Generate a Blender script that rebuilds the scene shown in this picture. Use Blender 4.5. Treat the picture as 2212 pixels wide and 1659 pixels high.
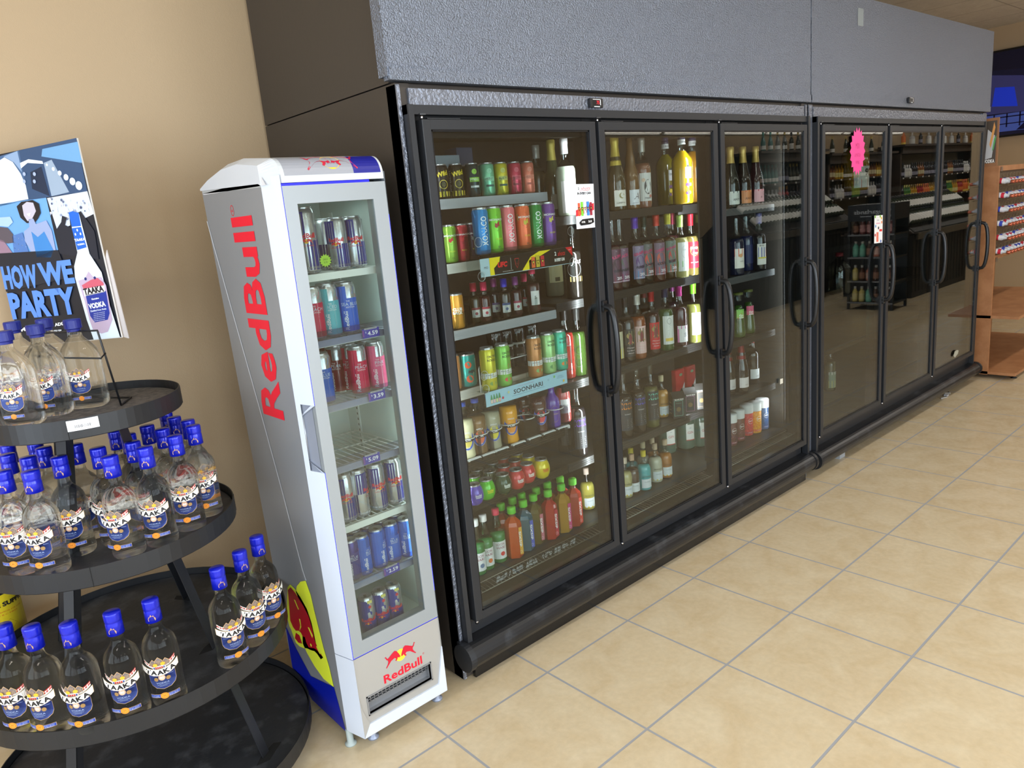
import bpy, bmesh, math, random
from math import sin, cos, pi, radians as R
from mathutils import Vector, Matrix, Euler
random.seed(7)
sc = bpy.context.scene
for o in list(bpy.data.objects): bpy.data.objects.remove(o)
COL = sc.collection
# ------------------------------------------------------------------ camera
IMW, IMH, FPX = 2212, 1659, 1609.08
CAM_LOC = Vector((-1.14624, -1.81400, 1.65137))
CAM_ROT = Euler((1.343008, 0.087261, -0.729684), 'XYZ')
cd = bpy.data.cameras.new('camera'); cam = bpy.data.objects.new('camera', cd); COL.objects.link(cam)
cd.sensor_width = 36; cd.lens = FPX / IMW * 36; cd.clip_start = .05; cd.clip_end = 100
cam.location = CAM_LOC; cam.rotation_euler = CAM_ROT; sc.camera = cam
CM = CAM_ROT.to_matrix()
def ray(u, v): return CM @ Vector(((u - IMW/2) / FPX, -(v - IMH/2) / FPX, -1))
def onZ(u, v, z=0): d = ray(u, v); return CAM_LOC + d * ((z - CAM_LOC.z) / d.z)
def onY(u, v, y): d = ray(u, v); return CAM_LOC + d * ((y - CAM_LOC.y) / d.y)
def proj(P):
    q = CM.inverted() @ (Vector(P) - CAM_LOC); return (IMW/2 + FPX*q.x/-q.z, IMH/2 - FPX*q.y/-q.z)
def atU(u, y, z):
    """x of the point at depth y and height z that shows in image column u"""
    a, b = -1., 8.
    for _ in range(40):
        m = (a+b)/2
        if proj((m, y, z))[0] < u: a = m
        else: b = m
    return (a+b)/2
def onX(u, v, x): d = ray(u, v); return CAM_LOC + d * ((x - CAM_LOC.x) / d.x)
# ------------------------------------------------------------------ world, light, exposure
CEIL = 3.10
w = bpy.data.worlds.new('world'); sc.world = w; w.use_nodes = True
w.node_tree.nodes['Background'].inputs[0].default_value = (.75, .87, 1, 1)
w.node_tree.nodes['Background'].inputs[1].default_value = .35
def area(name, loc, rot, sx, sy, power, col):
    l = bpy.data.lights.new(name, 'AREA'); l.shape = 'RECTANGLE'; l.size = sx; l.size_y = sy; l.energy = power; l.color = col
    o = bpy.data.objects.new(name, l); COL.objects.link(o); o.location = loc; o.rotation_euler = rot; return o
WINX = -3.2      # window wall on the left, behind the photographer's shoulder
WINY = -5.0      # shop front behind the photographer
DAY = (.80, .90, 1.0)
for k, yc in enumerate((-3.9, -2.05, -.2)):
    area('daylight_left', (WINX - .06, yc, 1.45), (0, R(-90), 0), 2.3, 1.6, 95, DAY)
for k, xc in enumerate((-1.9, .1, 1.6)):
    area('daylight_front', (xc, WINY - .06, 1.45), (R(90), 0, 0), 1.7 if k < 2 else 1.2, 2.3, 135, DAY)
LAMPS = [(x, y) for y in (-1.3, -3.6) for x in (-1.6, .8, 3.2, 5.6, 8.0, 10.4, 12.8, 15.2, 17.6, 20.0)]  # far end of both rows added to brighten the shop mirrored in the doors
for x, y in LAMPS:
    area('tube_light', (x, y, CEIL - .10), (0, 0, 0), 1.2, .14, 17 if x < 7 else 34, (1, .96, .9))
sc.view_settings.view_transform = 'Standard'; sc.view_settings.look = 'None'
sc.view_settings.exposure = -0.42; sc.view_settings.gamma = 1; sc.view_settings.use_curve_mapping = False
cy = sc.cycles
cy.use_denoising = True; cy.max_bounces = 16; cy.diffuse_bounces = 3; cy.glossy_bounces = 5; cy.transmission_bounces = 14
cy.transparent_max_bounces = 20; cy.caustics_reflective = False; cy.caustics_refractive = True; cy.sample_clamp_indirect = 4
cy.blur_glossy = .5
# ------------------------------------------------------------------ materials
def lin(c):
    f = lambda v: v / 12.92 if v <= .04045 else ((v + .055) / 1.055) ** 2.4
    return tuple(f(max(0, v) / 255) for v in c[:3]) + (1,)
_M = {}
def pm(c, rough=.45, metal=0., trans=0., ior=1.45, coat=0., emit=0., bump=None, noise=None, spec=.5, alpha=1.):
    """principled material from an 8-bit colour, cached"""
    key = (tuple(c), rough, metal, trans, ior, coat, emit, bump, noise, spec, alpha)
    if key in _M: return _M[key]
    m = bpy.data.materials.new('surface'); m.use_nodes = True; nt = m.node_tree; b = nt.nodes['Principled BSDF']
    b.inputs['Base Color'].default_value = lin(c); b.inputs['Roughness'].default_value = rough
    b.inputs['Metallic'].default_value = metal; b.inputs['Transmission Weight'].default_value = trans
    b.inputs['IOR'].default_value = ior; b.inputs['Coat Weight'].default_value = coat; b.inputs['Coat Roughness'].default_value = .08
    b.inputs['Specular IOR Level'].default_value = spec
    b.inputs['Alpha'].default_value = alpha
    if emit: b.inputs['Emission Color'].default_value = lin(c); b.inputs['Emission Strength'].default_value = emit
    if bump or noise:
        tc = nt.nodes.new('ShaderNodeTexCoord')
    if bump:
        n = nt.nodes.new('ShaderNodeTexNoise'); n.inputs['Scale'].default_value = bump[0]; n.inputs['Detail'].default_value = 3
        nt.links.new(tc.outputs['Object'], n.inputs['Vector'])
        bp = nt.nodes.new('ShaderNodeBump'); bp.inputs['Strength'].default_value = bump[1]; bp.inputs['Distance'].default_value = bump[2] if len(bump) > 2 else .002
        nt.links.new(n.outputs['Fac'], bp.inputs['Height']); nt.links.new(bp.outputs[0], b.inputs['Normal'])
    if noise:
        n = nt.nodes.new('ShaderNodeTexNoise'); n.inputs['Scale'].default_value = noise[0]; n.inputs['Detail'].default_value = 6; n.inputs['Roughness'].default_value = .6
        nt.links.new(tc.outputs['Object'], n.inputs['Vector'])
        mx = nt.nodes.new('ShaderNodeMix'); mx.data_type = 'RGBA'; rp = nt.nodes.new('ShaderNodeMapRange')
        rp.inputs[1].default_value = noise[2]; rp.inputs[2].default_value = noise[3]
        nt.links.new(n.outputs['Fac'], rp.inputs[0]); nt.links.new(rp.outputs[0], mx.inputs[0])
        mx.inputs[6].default_value = lin(c); mx.inputs[7].default_value = lin(noise[1]); nt.links.new(mx.outputs[2], b.inputs['Base Color'])
    _M[key] = m; return m
def pane_mat(tint=(235, 240, 238), f0=.08, rough=0.):
    m = bpy.data.materials.new('pane'); m.use_nodes = True; nt = m.node_tree; nt.nodes.clear()
    out = nt.nodes.new('ShaderNodeOutputMaterial'); t = nt.nodes.new('ShaderNodeBsdfTransparent'); g = nt.nodes.new('ShaderNodeBsdfGlossy')
    t.inputs[0].default_value = lin(tint); g.inputs['Roughness'].default_value = rough
    lw = nt.nodes.new('ShaderNodeLayerWeight'); lw.inputs[0].default_value = .5
    p = nt.nodes.new('ShaderNodeMath'); p.operation = 'POWER'; p.inputs[1].default_value = 5; nt.links.new(lw.outputs['Facing'], p.inputs[0])
    q = nt.nodes.new('ShaderNodeMath'); q.operation = 'MULTIPLY_ADD'; q.inputs[1].default_value = 1 - f0; q.inputs[2].default_value = f0; nt.links.new(p.outputs[0], q.inputs[0])
    mx = nt.nodes.new('ShaderNodeMixShader'); nt.links.new(q.outputs[0], mx.inputs[0]); nt.links.new(t.outputs[0], mx.inputs[1]); nt.links.new(g.outputs[0], mx.inputs[2])
    nt.links.new(mx.outputs[0], out.inputs[0]); return m
PANE = pane_mat(); ACRYL = pane_mat((232, 238, 238), .06, .03)
BLACK = pm((20, 20, 22), .5); WHITE = pm((235, 235, 235), .45)
# ------------------------------------------------------------------ mesh builder
class MB:
    def __init__(s): s.v = []; s.f = []; s.m = []; s.mats = []; s.sm = []
    def mi(s, mat):
        if mat not in s.mats: s.mats.append(mat)
        return s.mats.index(mat)
    def add(s, vs, fs, mat, T=None, smooth=False):
        b = len(s.v); k = s.mi(mat)
        for p in vs: p = Vector(p); s.v.append(T @ p if T is not None else p)
        for f in fs: s.f.append([b + i for i in f]); s.m.append(k); s.sm.append(smooth)
        return s
    def box(s, x0, x1, y0, y1, z0, z1, mat, T=None, bev=0):
        if bev:
            bm = bmesh.new(); bmesh.ops.create_cube(bm, size=1)
            for v in bm.verts: v.co = Vector(((x0+x1)/2 + v.co.x*(x1-x0), (y0+y1)/2 + v.co.y*(y1-y0), (z0+z1)/2 + v.co.z*(z1-z0)))
            bmesh.ops.bevel(bm, geom=bm.edges[:], offset=bev, segments=2, affect='EDGES', profile=.7)
            bm.verts.index_update(); s.add([v.co.copy() for v in bm.verts], [[v.index for v in f.verts] for f in bm.faces], mat, T); bm.free(); return s
        vs = [(x, y, z) for z in (z0, z1) for y in (y0, y1) for x in (x0, x1)]
        return s.add(vs, [(0,2,3,1), (4,5,7,6), (0,1,5,4), (2,6,7,3), (0,4,6,2), (1,3,7,5)], mat, T)
    def lathe(s, prof, mat, n=24, T=None, smooth=True, sx=1, sy=1, sq=0, a0=0, caps=True):
        """prof [(r,z)..] bottom to top; sq>0 makes it squarish (superellipse)"""
        vs = []; fs = []
        def rad(a):
            if not sq: return 1
            c, d = abs(cos(a)), abs(sin(a)); e = 2 + sq
            return (c ** e + d ** e) ** (-1 / e)
        for r, z in prof:
            for i in range(n):
                a = a0 + 2*pi*i/n; q = rad(a); vs.append((r*cos(a)*q*sx, r*sin(a)*q*sy, z))
        for j in range(len(prof)-1):
            for i in range(n):
                k = (i+1) % n; fs.append((j*n+i, j*n+k, (j+1)*n+k, (j+1)*n+i))
        s.add(vs, fs, mat, T, smooth)
        if caps:
            for j, rev in ((0, True), (len(prof)-1, False)):
                if prof[j][0] > 1e-5:
                    idx = [j*n+i for i in range(n)]; b = len(s.v) - len(vs)
                    s.f.append([b+i for i in (idx[::-1] if rev else idx)]); s.m.append(s.mi(mat)); s.sm.append(False)
        return s
    def cyl(s, p, q, r, mat, n=12, r2=None, smooth=True):
        p, q = Vector(p), Vector(q); d = q - p; T = Matrix.Translation(p) @ d.to_track_quat('Z', 'Y').to_matrix().to_4x4()
        return s.lathe([(r, 0), (r if r2 is None else r2, d.length)], mat, n, T, smooth)
    def bar(s, p, q, w, h, mat, up=(0, 0, 1)):
        p, q = Vector(p), Vector(q); d = (q-p); L = d.length; d.normalize(); u = Vector(up)
        sd = d.cross(u)
        if sd.length < 1e-4: sd = d.cross(Vector((1, 0, 0)))
        sd.normalize(); u = sd.cross(d)
        T = Matrix((( sd.x, d.x, u.x, p.x), (sd.y, d.y, u.y, p.y), (sd.z, d.z, u.z, p.z), (0, 0, 0, 1)))
        return s.box(-w/2, w/2, 0, L, -h/2, h/2, mat, T)
    def tube(s, pts, r, mat, n=8, closed=False):
        pts = [Vector(p) for p in pts]; N = len(pts); vs = []; fs = []; pu = None
        for i, p in enumerate(pts):
            a = pts[(i-1) % N] if (closed or i) else p; b = pts[(i+1) % N] if (closed or i < N-1) else p
            d = (b - a).normalized()
            if pu is None: pu = Vector((0, 0, 1)) if abs(d.z) < .9 else Vector((1, 0, 0))
            sd = d.cross(pu).normalized(); pu = sd.cross(d).normalized()
            rr = r[i] if isinstance(r, (list, tuple)) else r
            for k in range(n): a_ = 2*pi*k/n; vs.append(p + (sd*cos(a_) + pu*sin(a_)) * rr)
        for i in range(N if closed else N-1):
            j = (i+1) % N
            for k in range(n): l = (k+1) % n; fs.append((i*n+k, i*n+l, j*n+l, j*n+k))
        if not closed: fs += [tuple(range(n))[::-1], tuple((N-1)*n+k for k in range(n))]
        return s.add(vs, fs, mat, None, True)
    def prism(s, poly, a, b, mat, axis='y', T=None, smooth=False):
        """poly of 2D points extruded along an axis from a to b"""
        f = {'y': lambda p, t: (p[0], t, p[1]), 'x': lambda p, t: (t, p[0], p[1]), 'z': lambda p, t: (p[0], p[1], t)}[axis]
        n = len(poly); vs = [f(p, a) for p in poly] + [f(p, b) for p in poly]
        s.add(vs, [tuple(range(n)), tuple(range(2*n-1, n-1, -1))], mat, T)
        s.add(vs, [(i, n+i, n+(i+1) % n, (i+1) % n) for i in range(n)], mat, T, smooth); return s
    def build(s, name, parent=None, **tags):
        me = bpy.data.meshes.new(name); me.from_pydata([tuple(v) for v in s.v], [], s.f)
        for m in s.mats: me.materials.append(m)
        me.polygons.foreach_set('material_index', s.m); me.polygons.foreach_set('use_smooth', s.sm)
        me.update()
        bm = bmesh.new(); bm.from_mesh(me); bmesh.ops.recalc_face_normals(bm, faces=bm.faces); bm.to_mesh(me); bm.free()
        o = bpy.data.objects.new(name, me); COL.objects.link(o)
        if parent is not None: o.parent = parent
        for k, v in tags.items(): o[k] = v
        return o
def thing(name, label, cat, loc=(0, 0, 0), rz=0, group=None):
    o = bpy.data.objects.new(name, None); COL.objects.link(o); o.empty_display_size = .05
    o.location = loc; o.rotation_euler = (0, 0, rz); o['label'] = label; o['category'] = cat
    if group: o['group'] = group
    return o
def dup(root, loc, rz=0, label=None, group=None, scale=None, rot=None):
    r = root.copy(); COL.objects.link(r); r.location = loc; r.rotation_euler = rot if rot is not None else (0, 0, rz)
    if scale: r.scale = scale if isinstance(scale, tuple) else (scale,)*3
    if label: r['label'] = label
    if group: r['group'] = group
    def rec(a, b):
        for ch in KIDS.get(a.name, []):
            c = ch.copy(); COL.objects.link(c); c.parent = b; rec(ch, c)
    rec(root, r); return r
KIDS = {}
def index_kids():
    KIDS.clear()
    for o in bpy.data.objects:
        if o.parent: KIDS.setdefault(o.parent.name, []).append(o)
def tagthing(o, label, cat, group=None):
    o['label'] = label; o['category'] = cat
    if group: o['group'] = group
    return o
# ------------------------------------------------------------------ flat artwork (labels, logos, lettering)
_T = {}
def textmesh(s, bold=0., shear=0.):
    key = (s, bold, shear)
    if key in _T: return _T[key]
    cu = bpy.data.curves.new('lettering', 'FONT'); cu.body = s; cu.size = 1; cu.resolution_u = 2; cu.offset = bold; cu.shear = shear
    ob = bpy.data.objects.new('lettering', cu); COL.objects.link(ob); bpy.context.view_layer.update()
    me = ob.to_mesh(); vs = [(v.co.x, v.co.y) for v in me.vertices]; fs = [tuple(p.vertices) for p in me.polygons]
    ob.to_mesh_clear(); bpy.data.objects.remove(ob); bpy.data.curves.remove(cu)
    x0 = min(v[0] for v in vs); x1 = max(v[0] for v in vs); y0 = min(v[1] for v in vs); y1 = max(v[1] for v in vs)
    vs = [(v[0]-x0, v[1]-y0) for v in vs]; _T[key] = (vs, fs, x1-x0, y1-y0); return _T[key]
class Art:
    """2D polygons in metres (u right, v up), stacked in thin layers, mapped on a plane or a cylinder"""
    def __init__(s): s.q = []; s.L = 0
    def up(s): s.L += 1; return s
    def poly(s, pts, c, du=None):
        s.q.append(([tuple(p) for p in pts], [tuple(range(len(pts)))], c if not isinstance(c, tuple) else pm(c, .4), s.L)); return s
    def rect(s, u0, u1, v0, v1, c, n=1):
        for i in range(n):
            a = u0 + (u1-u0)*i/n; b = u0 + (u1-u0)*(i+1)/n; s.poly([(a, v0), (b, v0), (b, v1), (a, v1)], c)
        return s
    def disc(s, u, v, r, c, n=20, ry=None, rot=0):
        ry = ry or r; cr, sr = cos(rot), sin(rot)
        return s.poly([(u + r*cos(2*pi*i/n)*cr - ry*sin(2*pi*i/n)*sr, v + r*cos(2*pi*i/n)*sr + ry*sin(2*pi*i/n)*cr) for i in range(n)], c)
    def ring(s, u, v, r, w, c, n=20, ry=None):
        ry = ry or r
        for i in range(n):
            a, b = 2*pi*i/n, 2*pi*(i+1)/n
            s.poly([(u+r*cos(a), v+ry*sin(a)), (u+r*cos(b), v+ry*sin(b)), (u+(r-w)*cos(b), v+(ry-w)*sin(b)), (u+(r-w)*cos(a), v+(ry-w)*sin(a))], c)
        return s
    def star(s, u, v, r, c, n=14, r2=.75, ry=1.):
        return s.poly([(u + (r if i % 2 == 0 else r*r2)*cos(pi*i/n), v + (r if i % 2 == 0 else r*r2)*sin(pi*i/n)*ry) for i in range(2*n)], c)
    def text(s, t, u, v, h, c, w=None, bold=0., shear=0., rot=0, arc=0., al='c'):
        """h cap height; w forces width; (u,v) centre; arc bends upward"""
        vs, fs, W, H = textmesh(t, bold, shear); k = h / H; kx = k if w is None else w / W
        cr, sr = cos(rot), sin(rot); out = []
        off = {'c': .5, 'l': 0, 'r': 1}[al]
        for x, y in vs:
            x = (x - W*off)*kx; y = (y - H/2)*k
            if arc: y -= arc*x*x
            out.append((u + x*cr - y*sr, v + x*sr + y*cr))
        s.q.append((out, fs, c if not isinstance(c, tuple) else pm(c, .4), s.L)); return s
    def build(s, name, parent, fn, lift=.0003, start=.0004, **tags):
        mb = MB()
        for vs, fs, m, L in s.q:
            mb.add([fn(u, v, start + lift*L) for u, v in vs], fs, m)
        me = bpy.data.meshes.new(name); me.from_pydata([tuple(v) for v in mb.v], [], mb.f)
        for m in mb.mats: me.materials.append(m)
        me.polygons.foreach_set('material_index', mb.m); me.update()
        o = bpy.data.objects.new(name, me); COL.objects.link(o)
        if parent is not None: o.parent = parent
        for k, v in tags.items(): o[k] = v
        return o
def on_plane(o, U, V):
    o, U, V = Vector(o), Vector(U).normalized(), Vector(V).normalized(); N = U.cross(V)
    return lambda u, v, d: o + U*u + V*v + N*d
def on_cyl(r, z0=0, ang=-pi/2, taper=0.):
    """wrap on a vertical cylinder; u runs to the right seen from outside, centred on angle ang"""
    return lambda u, v, d: Vector(((r + taper*v + d)*cos(ang + u/r), (r + taper*v + d)*sin(ang + u/r), z0 + v))
def ordinal(i):
    return ['first','second','third','fourth','fifth','sixth','seventh','eighth','ninth','tenth','eleventh','twelfth','thirteenth','fourteenth','fifteenth','sixteenth','seventeenth','eighteenth','nineteenth','twentieth'][i]
def cat_bulls(A, u, v, w, sun=(255, 205, 40), red=(200, 20, 50), edge=None):
    """a pair of charging bulls over a sun disc, w overall width"""
    k = w / 2.0
    A.up().disc(u, v + .02*k, .34*k, sun, 28)
    bull = [(-.98,.30),(-.90,.34),(-.84,.22),(-.80,.16),(-.66,.24),(-.50,.34),(-.34,.42),(-.22,.36),(-.10,.16),(-.04,.02),(-.01,-.10),(-.06,-.06),(-.12,-.10),(-.18,-.02),(-.22,-.12),(-.30,-.20),(-.36,-.16),(-.30,-.06),(-.38,.02),(-.52,-.02),(-.62,-.06),(-.70,-.14),(-.84,-.26),(-.92,-.34),(-.96,-.30),(-.86,-.18),(-.78,-.04),(-.80,.08),(-.88,.14),(-.92,.26)]
    A.up()
    if edge: 
        for sg in (1, -1): A.poly([(u + sg*(p[0]-.0)*k*1.04, v + (p[1]*1.12+.0)*k) for p in bull][::sg], edge)
        A.up()
    for sg in (1, -1): A.poly([(u + sg*p[0]*k, v + p[1]*k) for p in bull][::sg], red)
    return A
# ------------------------------------------------------------------ the room
def brick_mat(name, c1, c2, mortar, bw, bh, ms, rough, coat=0, nscale=3.0, stain=None, bumpd=.001):
    m = bpy.data.materials.new(name); m.use_nodes = True; nt = m.node_tree; b = nt.nodes['Principled BSDF']; L = nt.links.new
    tc = nt.nodes.new('ShaderNodeTexCoord'); br = nt.nodes.new('ShaderNodeTexBrick'); br.offset = 0; br.squash = 1
    br.inputs['Scale'].default_value = 1; br.inputs['Brick Width'].default_value = bw; br.inputs['Row Height'].default_value = bh
    br.inputs['Mortar Size'].default_value = ms; br.inputs['Mortar Smooth'].default_value = .1; br.inputs['Mortar'].default_value = lin(mortar)
    br.inputs['Bias'].default_value = 0
    L(tc.outputs['Object'], br.inputs['Vector'])
    n = nt.nodes.new('ShaderNodeTexNoise'); n.inputs['Scale'].default_value = nscale; n.inputs['Detail'].default_value = 8; n.inputs['Roughness'].default_value = .62; n.inputs['Distortion'].default_value = .6
    L(tc.outputs['Object'], n.inputs['Vector'])
    cr = nt.nodes.new('ShaderNodeValToRGB'); e = cr.color_ramp.elements; e[0].position = .36; e[0].color = lin(c1); e[1].position = .66; e[1].color = lin(c2)
    L(n.outputs['Fac'], cr.inputs[0]); L(cr.outputs[0], br.inputs['Color1'])
    n2 = nt.nodes.new('ShaderNodeTexNoise'); n2.inputs['Scale'].default_value = nscale*7; n2.inputs['Detail'].default_value = 6; L(tc.outputs['Object'], n2.inputs['Vector'])
    hs = nt.nodes.new('ShaderNodeMix'); hs.data_type = 'RGBA'; hs.blend_type = 'MULTIPLY'; hs.inputs[0].default_value = .35
    rp = nt.nodes.new('ShaderNodeMapRange'); rp.inputs[1].default_value = .3; rp.inputs[2].default_value = .7; rp.inputs[3].default_value = .82; rp.inputs[4].default_value = 1.08
    L(n2.outputs['Fac'], rp.inputs[0]); L(cr.outputs[0], hs.inputs[6]); L(rp.outputs[0], hs.inputs[7]); L(hs.outputs[2], br.inputs['Color1']); L(hs.outputs[2], br.inputs['Color2'])
    L(br.outputs['Color'], b.inputs['Base Color'])
    bp = nt.nodes.new('ShaderNodeBump'); bp.invert = True; bp.inputs['Strength'].default_value = .6; bp.inputs['Distance'].default_value = bumpd
    L(br.outputs['Fac'], bp.inputs['Height']); L(bp.outputs[0], b.inputs['Normal'])
    rr = nt.nodes.new('ShaderNodeMapRange'); rr.inputs[3].default_value = rough; rr.inputs[4].default_value = .8; L(br.outputs['Fac'], rr.inputs[0]); L(rr.outputs[0], b.inputs['Roughness'])
    b.inputs['Coat Weight'].default_value = coat; return m
TILE = .4572
XF, XR, YF, YB, XW = 22.0, 8.5, WINY, 1.14, WINX
def struct(mb, name): o = mb.build(name); o['kind'] = 'structure'; return o
floor_m = brick_mat('floor_tile', (202, 181, 146), (212, 195, 164), (152, 152, 154), TILE, TILE, .0044, .24, 0, 6.5)
mb = MB(); mb.box(XW-.3, XF+.2, YF-.3, YB+.2, -.12, 0, floor_m); struct(mb, 'floor')
ceil_m = brick_mat('ceiling_tile', (205, 198, 186), (214, 208, 196), (160, 152, 142), .61, .61, .006, .9, 0, 9)
mb = MB(); mb.box(XW-.3, XF+.2, YF-.3, YB+.2, CEIL, CEIL+.1, ceil_m); struct(mb, 'ceiling')
wall_m = pm((180, 156, 124), .62, bump=(260, .25, .0015))
mb = MB(); mb.box(XW-.3, XR+.15, YB, YB+.15, 0, CEIL, wall_m); struct(mb, 'wall_back')
mb = MB(); mb.box(XR, XR+.15, -.9, YB, 0, CEIL, wall_m); struct(mb, 'wall_right')
mb = MB(); mb.box(XR+.15, XF, -.9, -.75, 0, CEIL, wall_m); struct(mb, 'wall_aisle')
mb = MB(); mb.box(XF, XF+.15, YF, -.75, 0, CEIL, wall_m); struct(mb, 'wall_far')
# window walls: piers, sill and head around the openings
def window_wall(name, horiz, a0, a1, opens, z0, z1):
    mb = MB(); edges = [a0] + [e for o in opens for e in o] + [a1]
    B = (lambda p, q, za, zb: mb.box(p, q, YF-.15, YF, za, zb, wall_m)) if horiz else (lambda p, q, za, zb: mb.box(XW-.15, XW, p, q, za, zb, wall_m))
    B(a0, a1, 0, z0); B(a0, a1, z1, CEIL)
    for i in range(0, len(edges), 2): B(edges[i], edges[i+1], z0, z1)
    struct(mb, name)
fw = pm((45, 45, 48), .4, metal=.6)
of = [(-2.75, -1.05), (-.75, .95), (1.0, 2.2)]; ol = [(-4.7, -3.1), (-2.85, -1.25), (-1.0, .6)]
window_wall('wall_front', True, XW, XF, of, .3, 2.6); window_wall('wall_left', False, YF, YB, ol, .3, 2.6)
k = 0
for hz, L_ in ((True, of), (False, ol)):
    for a, b in L_:
        mb = MB(); f = (lambda p, q, za, zb: mb.box(p, q, YF-.1, YF-.04, za, zb, fw)) if hz else (lambda p, q, za, zb: mb.box(XW-.1, XW-.04, p, q, za, zb, fw))
        f(a, b, .3, .36); f(a, b, 2.54, 2.6); f(a, b, 1.9, 1.94)
        for t in (a, (a+b)/2-.02, b-.05): f(t, t+.05, .3, 2.6)
        k += 1; struct(mb, 'window_%d' % k)
# tube lights under the ceiling, the farthest ones added for brightness
tube_m = pm((255, 246, 232), .3, emit=5.0); fix_m = pm((230, 230, 228), .4)
for i, (x, y) in enumerate(LAMPS):
    t = thing('ceiling_light', 'white tube light fixture on the ceiling out over the shop floor', 'light', (x, y, CEIL), 0, 'ceiling lights over the shop floor')
    mb = MB(); mb.box(-.62, .62, -.09, .09, -.05, 0, fix_m, bev=.008); mb.build('housing', t)
    mb = MB(); mb.cyl((-.6, .04, -.065), (.6, .04, -.065), .013, tube_m, 10); mb.build('tube', t)
    mb = MB(); mb.cyl((-.6, -.04, -.065), (.6, -.04, -.065), .013, tube_m, 10); mb.build('tube', t)
# tube lights along the front wall, seen only in the glass doors
for i in range(7):
    x = 6.9 + i*1.45
    t = thing('wall_light', 'thin white tube light high on the far wall, reflected in the glass doors', 'light', (x, YF+.06, 2.60), 0, 'tube lights along the far wall')
    mb = MB(); mb.box(0, 1.36, -.06, -.03, -.04, .04, fix_m); mb.build('housing', t)
    mb = MB(); mb.cyl((.02, 0, 0), (1.34, 0, 0), .022, tube_m, 10); mb.build('tube', t)
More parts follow.
